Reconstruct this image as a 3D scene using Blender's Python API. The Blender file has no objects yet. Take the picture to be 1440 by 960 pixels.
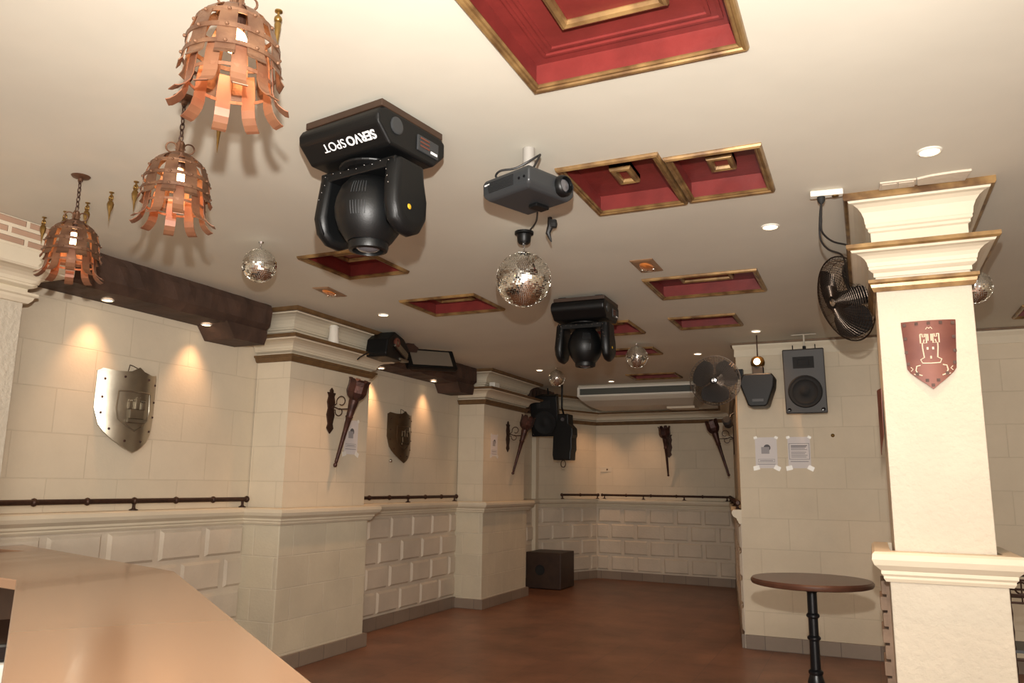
import bpy, bmesh, math, random
from mathutils import Vector, Matrix
random.seed(7)
PI = math.pi
R = math.radians
SC = bpy.context.scene
COL = SC.collection

# ------------------------------------------------------------------ camera
PITCH, ROLL, YAW, EYE = R(10.33), R(.76), R(24.2), 1.5
_c, _s = math.cos(PITCH), math.sin(PITCH)
F0, U0, X0 = Vector((0, _c, _s)), Vector((0, -_s, _c)), Vector((1, 0, 0))
X1 = math.cos(ROLL) * X0 + math.sin(ROLL) * U0
U1 = -math.sin(ROLL) * X0 + math.cos(ROLL) * U0
_rz = Matrix.Rotation(YAW, 3, 'Z')
CX, CU, CF = _rz @ X1, _rz @ U1, _rz @ F0
cam_data = bpy.data.cameras.new('camera')
cam_data.sensor_width = 36
cam_data.lens = 1103.3 * 36 / 1440
cam_data.clip_start = .05
cam = bpy.data.objects.new('camera', cam_data)
COL.objects.link(cam)
m = Matrix((CX, CU, -CF)).transposed().to_4x4()
m.translation = Vector((0, 0, EYE))
cam.matrix_world = m
SC.camera = cam

# ------------------------------------------------------------------ light and exposure
SC.view_settings.view_transform = 'Standard'
SC.view_settings.look = 'None'
SC.view_settings.gamma = 1
SC.view_settings.use_curve_mapping = False
SC.view_settings.exposure = 0.5

def lamp(name, kind, loc, power, color=(1, 1, 1), radius=.03, direction=None, angle=None, blend=.5, parent=None):
    l = bpy.data.lights.new(name, kind)
    l.energy = power
    l.color = color
    if kind != 'AREA':
        l.shadow_soft_size = radius
    if kind == 'SPOT':
        l.spot_size = angle
        l.spot_blend = blend
    o = bpy.data.objects.new(name, l)
    COL.objects.link(o)
    o.location = loc
    if direction is not None:
        o.rotation_euler = Vector(direction).to_track_quat('-Z', 'Y').to_euler()
    if parent:
        o.parent = parent
    return o

FLASH = Vector((0, 0, EYE)) + CU * .27 + CF * .02
lamp('camera_flash', 'SPOT', FLASH, 520, (1, .96, .905), .022, CF + CU * .26, R(122), .95)
WARM = (1, .62, .33)
# added fill, area lights and world, standing in for unseen lighting behind the camera
al = lamp('room_fill_light', 'AREA', (1.0, -1.2, 2.7), 150, (1, .92, .82), direction=(0, .15, -1))
al.data.shape = 'RECTANGLE'; al.data.size = 3.0; al.data.size_y = 1.5
a2 = lamp('low_fill_light', 'AREA', (.6, -1.6, 1.25), 85, (1, .95, .86), direction=(-.15, .75, .62))  # added upward fill to brighten the ceiling, no visible source
a2.data.shape = 'RECTANGLE'; a2.data.size = 3.2; a2.data.size_y = .7
w = bpy.data.worlds.new('world')
SC.world = w
w.use_nodes = True
w.node_tree.nodes['Background'].inputs[0].default_value = (1, .90, .80, 1)
w.node_tree.nodes['Background'].inputs[1].default_value = 1.1

# ------------------------------------------------------------------ materials
def lin(c):
    c = c / 255
    return c / 12.92 if c <= .04045 else ((c + .055) / 1.055) ** 2.4

def rgb(r, g, b):
    return (lin(r), lin(g), lin(b), 1)

def new_mat(name):
    mt = bpy.data.materials.new(name)
    mt.use_nodes = True
    nt = mt.node_tree
    return mt, nt, nt.nodes['Principled BSDF']

def mat(name, col, rough=.5, metal=0, var=0, vscale=6, bump=0, bscale=40, col2=None, spec=.5, emit=None, estr=0, coat=0):
    mt, nt, b = new_mat(name)
    b.inputs['Base Color'].default_value = col
    b.inputs['Roughness'].default_value = rough
    b.inputs['Metallic'].default_value = metal
    b.inputs['Specular IOR Level'].default_value = spec
    b.inputs['Coat Weight'].default_value = coat
    if emit:
        b.inputs['Emission Color'].default_value = emit
        b.inputs['Emission Strength'].default_value = estr
    tc = nt.nodes.new('ShaderNodeTexCoord')
    if var or col2:
        n = nt.nodes.new('ShaderNodeTexNoise')
        n.inputs['Scale'].default_value = vscale
        n.inputs['Detail'].default_value = 6
        nt.links.new(tc.outputs['Object'], n.inputs['Vector'])
        cr = nt.nodes.new('ShaderNodeValToRGB')
        cr.color_ramp.elements[0].position = .35
        cr.color_ramp.elements[1].position = .65
        c2 = col2 or tuple([x * (1 - var) for x in col[:3]] + [1])
        cr.color_ramp.elements[0].color = c2
        cr.color_ramp.elements[1].color = col
        nt.links.new(n.outputs['Fac'], cr.inputs['Fac'])
        nt.links.new(cr.outputs['Color'], b.inputs['Base Color'])
    if bump:
        n2 = nt.nodes.new('ShaderNodeTexNoise')
        n2.inputs['Scale'].default_value = bscale
        n2.inputs['Detail'].default_value = 5
        nt.links.new(tc.outputs['Object'], n2.inputs['Vector'])
        bp = nt.nodes.new('ShaderNodeBump')
        bp.inputs['Strength'].default_value = bump
        bp.inputs['Distance'].default_value = .01
        nt.links.new(n2.outputs['Fac'], bp.inputs['Height'])
        nt.links.new(bp.outputs['Normal'], b.inputs['Normal'])
    return mt

def brick_mat(name, c1, c2, cm, bw, bh, mortar, u0=0, v0=0, bump=.5, rough=.85, noise=.25, floor=False, mdist=.006):
    mt, nt, b = new_mat(name)
    b.inputs['Roughness'].default_value = rough
    geo = nt.nodes.new('ShaderNodeNewGeometry')
    sep = nt.nodes.new('ShaderNodeSeparateXYZ')
    nt.links.new(geo.outputs['Position'], sep.inputs[0])
    cmb = nt.nodes.new('ShaderNodeCombineXYZ')
    if floor:
        nt.links.new(sep.outputs['X'], cmb.inputs['X'])
        nt.links.new(sep.outputs['Y'], cmb.inputs['Y'])
    else:
        add = nt.nodes.new('ShaderNodeMath'); add.operation = 'ADD'
        nt.links.new(sep.outputs['X'], add.inputs[0]); nt.links.new(sep.outputs['Y'], add.inputs[1])
        a2 = nt.nodes.new('ShaderNodeMath'); a2.operation = 'SUBTRACT'; a2.inputs[1].default_value = u0 - 20 * bw
        nt.links.new(add.outputs[0], a2.inputs[0])
        a3 = nt.nodes.new('ShaderNodeMath'); a3.operation = 'SUBTRACT'; a3.inputs[1].default_value = v0 - 20 * bh
        nt.links.new(sep.outputs['Z'], a3.inputs[0])
        nt.links.new(a2.outputs[0], cmb.inputs['X']); nt.links.new(a3.outputs[0], cmb.inputs['Y'])
    br = nt.nodes.new('ShaderNodeTexBrick')
    br.inputs['Scale'].default_value = 1
    br.inputs['Brick Width'].default_value = bw
    br.inputs['Row Height'].default_value = bh
    br.inputs['Mortar Size'].default_value = mortar
    br.inputs['Mortar Smooth'].default_value = .3
    br.inputs['Color1'].default_value = c1
    br.inputs['Color2'].default_value = c2
    br.inputs['Mortar'].default_value = cm
    if floor:
        br.offset = 0
    nt.links.new(cmb.outputs[0], br.inputs['Vector'])
    n = nt.nodes.new('ShaderNodeTexNoise'); n.inputs['Scale'].default_value = 2.2 if floor else 1.6
    n.inputs['Detail'].default_value = 7; n.inputs['Roughness'].default_value = .65
    nt.links.new(geo.outputs['Position'], n.inputs['Vector'])
    mr = nt.nodes.new('ShaderNodeMapRange')
    mr.inputs['From Min'].default_value = .3; mr.inputs['From Max'].default_value = .7
    mr.inputs['To Min'].default_value = 1 - noise; mr.inputs['To Max'].default_value = 1
    nt.links.new(n.outputs['Fac'], mr.inputs['Value'])
    mx = nt.nodes.new('ShaderNodeVectorMath'); mx.operation = 'SCALE'
    nt.links.new(br.outputs['Color'], mx.inputs[0]); nt.links.new(mr.outputs[0], mx.inputs['Scale'])
    nt.links.new(mx.outputs[0], b.inputs['Base Color'])
    n2 = nt.nodes.new('ShaderNodeTexNoise'); n2.inputs['Scale'].default_value = 45
    n2.inputs['Detail'].default_value = 5
    nt.links.new(geo.outputs['Position'], n2.inputs['Vector'])
    m2 = nt.nodes.new('ShaderNodeMath'); m2.operation = 'MULTIPLY'; m2.inputs[1].default_value = .35
    nt.links.new(n2.outputs['Fac'], m2.inputs[0])
    m3 = nt.nodes.new('ShaderNodeMath'); m3.operation = 'SUBTRACT'
    nt.links.new(m2.outputs[0], m3.inputs[0]); nt.links.new(br.outputs['Fac'], m3.inputs[1])
    bp = nt.nodes.new('ShaderNodeBump'); bp.inputs['Strength'].default_value = bump
    bp.inputs['Distance'].default_value = mdist
    nt.links.new(m3.outputs[0], bp.inputs['Height']); nt.links.new(bp.outputs['Normal'], b.inputs['Normal'])
    return mt

CREAM = rgb(219, 205, 181)
M = {}
M['ashlar'] = brick_mat('ashlar_plaster', CREAM, rgb(215, 201, 177), rgb(208, 194, 170), .53, .29, .004, u0=-1.36, v0=1.5, noise=.12)
M['ashlar_low'] = brick_mat('ashlar_low_plaster', rgb(216, 205, 180), rgb(208, 197, 174), rgb(222, 212, 190), .44, .255, .006, u0=.12, v0=.13, noise=.16, bump=.7, mdist=.009)
M['dado'] = mat('dado_stone', rgb(212, 199, 180), .85, var=.14, vscale=2.2, bump=.35, bscale=38)
M['rough_cream'] = mat('rough_cream_plaster', rgb(200, 190, 172), .8, var=.08, vscale=3, bump=.8, bscale=34)
M['mould'] = mat('cream_moulding', rgb(214, 202, 179), .6, var=.05, vscale=5, bump=.08, bscale=30)
M['ceiling'] = mat('ceiling_paint', rgb(212, 207, 192), .75, var=.07, vscale=1.3, bump=.12, bscale=7)
M['floor'] = brick_mat('floor_tile', rgb(146, 100, 74), rgb(136, 92, 70), rgb(120, 86, 68), .45, .45, .004, floor=True, bump=.2, rough=.38, noise=.5, mdist=.003)
M['base'] = brick_mat('baseboard_tile', rgb(150, 134, 118), rgb(138, 122, 108), rgb(110, 98, 88), .33, .4, .004, v0=0, bump=.2, rough=.5, noise=.2)
M['trimwood'] = mat('brown_trim', rgb(112, 84, 52), .5, var=.3, vscale=14, bump=.1)
M['gold'] = mat('antique_gold_trim', rgb(158, 126, 80), .34, .35, col2=rgb(96, 68, 42), vscale=9)
M['red'] = mat('oxblood_red_paint', rgb(122, 44, 40), .42, var=.22, vscale=9, bump=.08, bscale=50)
M['beam'] = mat('dark_beam_wood', rgb(80, 58, 46), .72, var=.45, vscale=5, bump=.6, bscale=14)
M['iron'] = mat('dark_wrought_iron', rgb(70, 48, 38), .5, .5, var=.3, vscale=30, bump=.2, bscale=80)
M['rust'] = mat('rusty_copper_strap', rgb(116, 84, 62), .42, .45, col2=rgb(86, 58, 42), vscale=14, bump=.15, bscale=60)
M['rust_in'] = mat('copper_inner_strap', rgb(120, 82, 58), .45, .25, col2=rgb(106, 64, 44), vscale=10)
M['darkrust'] = mat('dark_rust_metal', rgb(80, 50, 42), .45, .4, col2=rgb(54, 34, 30), vscale=14, bump=.2, bscale=60)
M['brass'] = mat('old_brass', rgb(150, 118, 66), .3, .85, var=.25, vscale=40)
M['copper'] = mat('copper_plate', rgb(112, 66, 52), .48, .3, col2=rgb(92, 48, 38), vscale=7)
M['steel'] = mat('polished_steel', rgb(178, 170, 154), .34, .95, var=.35, vscale=4, bump=.06, bscale=10)
M['darksteel'] = mat('tarnished_steel', rgb(124, 108, 88), .34, .9, var=.3, vscale=5)
M['chrome'] = mat('chrome', rgb(205, 205, 205), .12, 1)
M['mirror'] = mat('mirror_tile', rgb(238, 236, 230), .12, 1)
M['ballcore'] = mat('ball_core', rgb(150, 146, 138), .5)
M['black'] = mat('black_plastic', rgb(9, 10, 11), .42, bump=.06, bscale=250, spec=.32)
M['blackg'] = mat('black_gloss', rgb(20, 20, 22), .12)
M['blackm'] = mat('black_matt', rgb(20, 20, 20), .75)
M['darkgrey'] = mat('dark_grey_casing', rgb(46, 48, 50), .42)
M['spkgrey'] = mat('grey_loudspeaker_casing', rgb(54, 51, 48), .5)
M['polegrey'] = mat('grey_painted_pole', rgb(150, 145, 138), .45)
M['greyglass'] = mat('grey_flood_glass', rgb(112, 102, 90), .25)
M['glass'] = mat('lens_glass', rgb(120, 120, 125), .05, .6)
M['white'] = mat('white_plastic', rgb(226, 222, 210), .4)
M['paper'] = mat('white_paper', rgb(216, 210, 208), .7)
M['ink'] = mat('printed_ink', rgb(96, 94, 98), .8)
M['inklight'] = mat('pale_print', rgb(160, 156, 158), .8)
M['tape'] = mat('tape_painted_gloss', rgb(248, 246, 238), .1, spec=1, coat=1)  # clear tape; its glossy reflections are painted in as white base colour
M['label'] = mat('white_lettering', rgb(220, 220, 220), .5)
M['aircon'] = mat('aircon_casing', rgb(196, 188, 172), .45)
M['aircongrille'] = mat('aircon_grille', rgb(74, 76, 70), .6)
M['box'] = mat('dark_wood_box', rgb(60, 42, 30), .5, var=.3, vscale=8)
M['tabletop'] = mat('dark_brown_laminate', rgb(78, 50, 38), .28, var=.2, vscale=12)
M['brick_side'] = mat('weathered_brick_side', rgb(160, 136, 116), .85, var=.25, vscale=12, bump=.4)
M['castiron'] = mat('black_cast_iron', rgb(24, 24, 26), .3, .3)
M['counter'] = mat('tan_counter_laminate', rgb(170, 134, 106), .16, coat=.15)
M['barfront'] = mat('bar_front_wood', rgb(90, 60, 42), .5, var=.3)
M['brick'] = brick_mat('old_brick', rgb(186, 152, 128), rgb(168, 136, 114), rgb(222, 208, 184), 0.2, .054, .013, v0=2.78, bump=.8, noise=.2)
M['brickpl'] = mat('brick_red_clay', rgb(150, 106, 86), .85, var=.2, vscale=12, bump=.4)
M['bulb'] = mat('glowing_bulb', rgb(255, 220, 160), .4, emit=(1, .62, .28, 1), estr=14)
M['halogen'] = mat('halogen_glow', rgb(255, 230, 200), .4, emit=(1, .78, .52, 1), estr=7)
M['amber'] = mat('amber_lens', rgb(200, 120, 60), .16, coat=1)
M['exitplate'] = mat('brown_lens_plate', rgb(140, 108, 80), .3)
M['ceramic'] = mat('cream_cup', rgb(224, 218, 206), .3)
M['fancage'] = mat('fan_wire', rgb(70, 60, 52), .30, .9)
M['fanblade'] = mat('fan_blade', rgb(22, 20, 19), .7, .0)
M['cable'] = mat('black_cable', rgb(26, 24, 24), .5)
M['yellowmetal'] = mat('yellow_stud', rgb(200, 160, 40), .4, .3)

# ------------------------------------------------------------------ mesh helpers
class MB:
    def __init__(s):
        s.bm = bmesh.new()
    def box(s, a, b, T=None):
        x0, y0, z0 = a; x1, y1, z1 = b
        v = [Vector(p) for p in ((x0, y0, z0), (x1, y0, z0), (x1, y1, z0), (x0, y1, z0), (x0, y0, z1), (x1, y0, z1), (x1, y1, z1), (x0, y1, z1))]
        if T: v = [T @ p for p in v]
        v = [s.bm.verts.new(p) for p in v]
        for f in ((3, 2, 1, 0), (4, 5, 6, 7), (0, 1, 5, 4), (1, 2, 6, 5), (2, 3, 7, 6), (3, 0, 4, 7)):
            s.bm.faces.new([v[i] for i in f])
        return s
    def ctr(s, c, size, T=None):
        return s.box([c[i] - size[i] / 2 for i in range(3)], [c[i] + size[i] / 2 for i in range(3)], T)
    def loft(s, rings, closed=True, caps=True):
        rv = [[s.bm.verts.new(p) for p in r] for r in rings]
        n = len(rv[0])
        for a, b in zip(rv, rv[1:]):
            for i in range(n if closed else n - 1):
                j = (i + 1) % n
                s.bm.faces.new((a[i], a[j], b[j], b[i]))
        if caps and closed:
            s.bm.faces.new(list(reversed(rv[0]))); s.bm.faces.new(rv[-1])
        return s
    def cyl(s, p0, p1, r0, r1=None, n=16):
        r1 = r0 if r1 is None else r1
        p0, p1 = Vector(p0), Vector(p1)
        d = (p1 - p0).normalized()
        u = d.orthogonal().normalized(); v = d.cross(u)
        rg = lambda p, r: [p + r * (math.cos(2 * PI * i / n) * u + math.sin(2 * PI * i / n) * v) for i in range(n)]
        return s.loft([rg(p0, r0), rg(p1, r1)])
    def tube(s, pts, r, n=8, loop=False):
        pts = [Vector(p) for p in pts]
        N = len(pts)
        rad = r if isinstance(r, (list, tuple)) else [r] * N
        rings = []; u = None
        for i, p in enumerate(pts):
            if loop: d = pts[(i + 1) % N] - pts[i - 1]
            else: d = pts[min(i + 1, N - 1)] - pts[max(i - 1, 0)]
            d.normalize()
            if u is None: u = d.orthogonal().normalized()
            u = (u - d * u.dot(d))
            if u.length < 1e-6: u = d.orthogonal()
            u.normalize(); v = d.cross(u)
            rings.append([p + rad[i] * (math.cos(2 * PI * k / n) * u + math.sin(2 * PI * k / n) * v) for k in range(n)])
        if loop:
            return s.loft(rings + [rings[0]], caps=False)
        return s.loft(rings)
    def lathe(s, prof, c=(0, 0, 0), n=24, T=None):
        c = Vector(c); rings = []
        for r, z in prof:
            r = max(r, 1e-4)
            ring = [c + Vector((r * math.cos(2 * PI * i / n), r * math.sin(2 * PI * i / n), z)) for i in range(n)]
            if T: ring = [T @ p for p in ring]
            rings.append(ring)
        return s.loft(rings)
    def sphere(s, c, r, n=12):
        return s.lathe([(r * math.sin(PI * i / n), -r * math.cos(PI * i / n)) for i in range(n + 1)], c, n * 2)
    def prism(s, poly, z0, z1, T=None):
        a = [Vector((x, y, z0)) for x, y in poly]; b = [Vector((x, y, z1)) for x, y in poly]
        if T: a = [T @ p for p in a]; b = [T @ p for p in b]
        return s.loft([a, b])
    def sweep(s, path, prof, closed=False):
        """prof: (outwards to the right of the path, z) polygon swept with mitred corners."""
        P = [Vector((x, y)) for x, y in path]; n = len(P); rings = []
        for i in range(n):
            def nrm(a, b):
                d = (b - a).normalized(); return Vector((d.y, -d.x))
            if closed: n0, n1 = nrm(P[i - 1], P[i]), nrm(P[i], P[(i + 1) % n])
            else:
                n0 = nrm(P[i - 1], P[i]) if i else nrm(P[0], P[1])
                n1 = nrm(P[i], P[i + 1]) if i < n - 1 else n0
            k = (n0 + n1) / (1 + n0.dot(n1))
            rings.append([Vector((P[i].x + k.x * o, P[i].y + k.y * o, z)) for o, z in prof])
        if closed:
            return s.loft(rings + [rings[0]], caps=False)
        return s.loft(rings)
    def ribbon(s, prof, ang, w, t, c=(0, 0, 0)):
        """prof (r, z) points in the vertical plane at angle ang, width w, thickness t."""
        c = Vector(c); e = Vector((math.cos(ang), math.sin(ang), 0)); q = Vector((-math.sin(ang), math.cos(ang), 0))
        rings = []
        for i, pr in enumerate(prof):
            r, z = pr[0], pr[1]; ww = pr[2] if len(pr) > 2 else w
            a = prof[max(i - 1, 0)]; b = prof[min(i + 1, len(prof) - 1)]
            d = Vector((b[0] - a[0], b[1] - a[1])).normalized(); nn = Vector((d.y, -d.x))
            p = c + e * r + Vector((0, 0, z)); nv = e * nn.x + Vector((0, 0, nn.y))
            rings.append([p + q * ww / 2 + nv * t / 2, p + q * ww / 2 - nv * t / 2, p - q * ww / 2 - nv * t / 2, p - q * ww / 2 + nv * t / 2])
        return s.loft(rings)
    def build(s, name, material, parent=None, bevel=0, smooth=False, seg=2, T=None):
        bmesh.ops.remove_doubles(s.bm, verts=s.bm.verts, dist=1e-6)
        bmesh.ops.recalc_face_normals(s.bm, faces=s.bm.faces)
        if T: bmesh.ops.transform(s.bm, matrix=T, verts=s.bm.verts)
        me = bpy.data.meshes.new(name)
        s.bm.to_mesh(me); s.bm.free()
        mt = M[material] if isinstance(material, str) else material
        me.materials.append(mt)
        if smooth:
            me.polygons.foreach_set('use_smooth', [True] * len(me.polygons))
            try: me.set_sharp_from_angle(angle=R(38))
            except Exception: pass
        o = bpy.data.objects.new(name, me)
        COL.objects.link(o)
        if bevel:
            b = o.modifiers.new('bevel', 'BEVEL'); b.width = bevel; b.segments = seg; b.limit_method = 'ANGLE'; b.angle_limit = R(35)
        if parent: o.parent = parent
        return o

def spline(pts, k=6):
    P = [Vector(p) for p in pts]; out_ = []
    for i in range(len(P) - 1):
        a, b, c_, d = P[max(i - 1, 0)], P[i], P[i + 1], P[min(i + 2, len(P) - 1)]
        for j in range(k):
            f = j / k
            out_.append(.5 * ((2 * b) + (c_ - a) * f + (2 * a - 5 * b + 4 * c_ - d) * f * f + (3 * b - a - 3 * c_ + d) * f ** 3))
    return out_ + [P[-1]]

def thing(name, label, cat, loc=(0, 0, 0), rz=0, group=None):
    o = bpy.data.objects.new(name, None); COL.objects.link(o)
    o.empty_display_size = .1
    o.location = loc; o.rotation_euler = (0, 0, rz)
    o['label'] = label; o['category'] = cat
    if group: o['group'] = group
    return o

def tag(o, label, cat, group=None):
    o['label'] = label; o['category'] = cat
    if group: o['group'] = group
    return o

def struct(o):
    o['kind'] = 'structure'; return o

def dup(root, loc, rz=None, label=None, scale=None):
    r = root.copy(); COL.objects.link(r); r.location = loc
    if rz is not None: r.rotation_euler = (0, 0, rz)
    if label: r['label'] = label
    if scale: r.scale = (scale,) * 3
    for ch in list(root.children):
        c = ch.copy(); COL.objects.link(c); c.parent = r
        for g in list(ch.children):
            d = g.copy(); COL.objects.link(d); d.parent = c
    return r

def rel(path, o):
    return [(x - o[0], y - o[1]) for x, y in path]

# ------------------------------------------------------------------ room
HC = 2.94
A, B, Cc, K = (-4.2, 12.9), (-1.9, 12.75), (-4.8, 11.62), (-1.15, 8.1)

def blocks(mb, p0, p1, lo=.13, rows=4, rh=.255, L=.445, proud=.02, joint=.05, phase=0., skip=0, pad=.02):
    """raised stone blocks on the plane from p0 to p1 (room on the right of the direction)."""
    p0, p1 = Vector(p0), Vector(p1); D = (p1 - p0).length; d = (p1 - p0) / D; n = Vector((d.y, -d.x))
    for r in range(skip, rows):
        za = lo + r * rh + joint / 3; zb = lo + (r + 1) * rh - joint / 3
        u = -phase - (L / 2 if r % 2 else 0)
        while u < D:
            ua, ub = max(u + joint / 2, pad), min(u + L - joint / 2, D - pad); u += L
            if ub - ua < .06: continue
            q = lambda a, z, o: Vector((p0.x + d.x * a + n.x * o, p0.y + d.y * a + n.y * o, z))
            e = .02; j = random.uniform(-.003, .003)
            r0 = [q(ua, za, 0), q(ub, za, 0), q(ub, zb, 0), q(ua, zb, 0)]
            r1 = [q(ua + e, za + e, proud + j), q(ub - e, za + e, proud + j), q(ub - e, zb - e, proud + j), q(ua + e, zb - e, proud + j)]
            mb.loft([r0, r1])

def wall(name, p0, p1, t=.12, z1=HC + .1, dado=True, phase=0., z0=-.1):
    p0v, p1v = Vector(p0), Vector(p1); d = (p1v - p0v).normalized(); n = Vector((d.y, -d.x))
    q = lambda p, o: (p.x + n.x * o, p.y + n.y * o)
    o = MB().prism([q(p0v, 0), q(p1v, 0), q(p1v, -t), q(p0v, -t)], z0, z1).build(name, 'ashlar')
    struct(o)
    if dado:
        mb = MB(); mb.prism([q(p0v, .012), q(p1v, .012), q(p1v, 0), q(p0v, 0)], .0, 1.16)
        blocks(mb, q(p0v, .012), q(p1v, .012), phase=phase)
        w_ = mb.build('stone_dado', 'dado', o)
    return o

wall('wall_left', (-4.8, -3), (-4.8, 11.62), phase=.44 - .0)
wall('wall_back_left', Cc, A, phase=.1)
wall('wall_back', A, B, phase=.2)
wall('wall_side', B, K, phase=0)
wall('wall_right', K, (5.0, 8.1), dado=False)
struct(MB().box((-5.2, -3.2, -.2), (5.4, 13.4, 0)).build('floor', 'floor'))
struct(MB().box((4.9, -3, -.1), (5.02, 8.1, HC + .1)).build('wall_far_right', 'ashlar'))

# coffer rectangles: x0, x1, y0, y1
COF = [(-1.045, -.27, 1.78, 2.49), (-1.235, -.752, 3.20, 3.86), (-.748, -.325, 3.27, 3.845), (-1.375, -.59, 5.275, 5.89),
       (-1.50, -.93, 6.62, 7.125), (-2.40, -1.835, 6.58, 7.185), (-2.52, -1.965, 7.97, 8.43), (-2.82, -2.165, 9.90, 10.40),
       (-3.30, -2.80, 3.91, 4.49), (-3.345, -2.67, 5.215, 5.80), (1.19, 1.75, 7.12, 7.62)]
xs = sorted({-5.2, 5.4, *[c[0] + .01 for c in COF], *[c[1] - .01 for c in COF]})
ys = sorted({-3.2, 13.4, *[c[2] + .01 for c in COF], *[c[3] - .01 for c in COF]})
mb = MB()
for i in range(len(xs) - 1):
    for j in range(len(ys) - 1):
        mx_, my_ = (xs[i] + xs[i + 1]) / 2, (ys[j] + ys[j + 1]) / 2
        if any(c[0] < mx_ < c[1] and c[2] < my_ < c[3] for c in COF): continue
        mb.box((xs[i], ys[j], HC), (xs[i + 1], ys[j + 1], HC + .06))
ceil = struct(mb.build('ceiling', 'ceiling'))

# baseboard and chair rail follow the walls and the pilasters
P1 = [(-4.8, 5.22), (-4.4, 5.22), (-4.4, 6.47), (-4.8, 6.47)]
P2 = [(-4.8, 8.97), (-4.4, 8.97), (-4.4, 10.36), (-4.8, 10.36)]
def rects(prof_out, z0, z1):
    return [(-.01, z0), (prof_out, z0), (prof_out, z1), (-.01, z1)]
PATH = [(-4.788, 2.95)] + [(-4.788, 5.22)] + P1[1:3] + [(-4.788, 6.47), (-4.788, 8.97)] + P2[1:3] + [(-4.788, 10.36), (-4.788, 11.62), A, B, K]
struct(MB().sweep(PATH[:2], rects(.035, 0, .125)).build('baseboard_left', 'base'))
struct(MB().sweep(PATH[5:6] + [(-4.788, 8.97)], rects(.035, 0, .125)).build('baseboard_left_mid', 'base')) if False else None
mb = MB(); mb.sweep(PATH[4:6], rects(.035, 0, .125)); mb.sweep([(-4.788, 10.36), (-4.788, 11.62), A], rects(.035, 0, .125))
struct(mb.build('baseboard_left.001', 'base'))
struct(MB().sweep([A, B, K], rects(.04, 0, .125)).build('baseboard_back', 'base'))
struct(MB().sweep([K, (4.9, 8.1)], rects(.03, 0, .125)).build('baseboard_right', 'base'))
LEDGE = [(-.01, 1.15), (.022, 1.15), (.034, 1.165), (.034, 1.175), (.046, 1.185), (.046, 1.20), (.058, 1.208), (.082, 1.225), (.094, 1.25), (.09, 1.275), (.075, 1.285), (-.01, 1.287)]
struct(MB().sweep([(-4.788, 2.93), (-4.788, 5.22)], LEDGE).build('trim_1', 'mould'))
struct(MB().sweep([(-4.788, 6.47), (-4.788, 8.97)], LEDGE).build('trim_2', 'mould'))
struct(MB().sweep([(-4.788, 10.36), (-4.788, 11.62), A, B, K], LEDGE).build('trim_3', 'mould'))

# cornice profiles: out from the shaft face, z
def cove(o0, o1, z0, z1, n=5):
    return [(o0 + (o1 - o0) * (1 - math.cos(PI / 2 * i / n)), z0 + (z1 - z0) * math.sin(PI / 2 * i / n)) for i in range(n + 1)]
TOPC = [(-.02, 2.70), (.012, 2.70), (.012, 2.755), (.03, 2.762), (.03, 2.775), (.045, 2.782), (.045, 2.795)] + cove(.05, .165, 2.80, 2.895) + [(.175, 2.91), (-.02, 2.915)]
TOPR = [(.16, 2.905), (.195, 2.905), (.205, 2.915), (.205, 2.94), (-.02, 2.94), (-.02, 2.905)]
LOWC = [(-.02, 2.565), (.012, 2.565), (.012, 2.585), (.03, 2.592), (.045, 2.60), (.045, 2.612)] + cove(.05, .165, 2.615, 2.675) + [(.175, 2.685), (-.02, 2.69)]
LOWR = [(-.02, 2.685), (.19, 2.685), (.205, 2.693), (.205, 2.712), (-.02, 2.716)]
BAND = [(-.01, 2.51), (.02, 2.51), (.035, 2.53), (.04, 2.545), (.055, 2.553), (.055, 2.568), (-.01, 2.57)]

def shift(p, dz=0, k=1.):
    return [(o * k if o > 0 else o, z + dz) for o, z in p]

def pilaster(y0, y1, label, neck='mould'):
    c = (-4.6, (y0 + y1) / 2)
    t = thing('wall_pilaster', label, 'pilaster', (c[0], c[1], 0))
    up = rel([(-4.79, y0 + .045), (-4.43, y0 + .045), (-4.43, y1 - .03), (-4.79, y1 - .03)], c)
    lo = rel([(-4.79, y0), (-4.4, y0), (-4.4, y1), (-4.79, y1)], c)
    MB().prism(up, 1.2, HC - .005).build('shaft', 'ashlar', t)
    MB().prism(lo, .0, 1.2).build('lower_shaft', 'ashlar_low', t, bevel=.008)
    MB().sweep(lo, rects(.03, 0, .115)).build('base_tiles', 'base', t)
    MB().sweep(lo, LEDGE).build('ledge', 'mould', t)
    MB().sweep(up, TOPC).build('upper_cornice', neck, t)
    MB().sweep(up, TOPR).build('upper_cornice_rim', 'trimwood', t)
    MB().sweep(up, LOWC).build('lower_cornice', 'mould', t)
    MB().sweep(up, LOWR).build('lower_cornice_rim', 'trimwood', t)
    MB().sweep(up, BAND).build('band', 'trimwood', t)
    return t
pilaster(5.22, 6.47, 'wide cream stone-block pilaster with a cup on its upper ledge')
pilaster(8.97, 10.36, 'smaller cream wall pilaster further back, beside the dark box')
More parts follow.
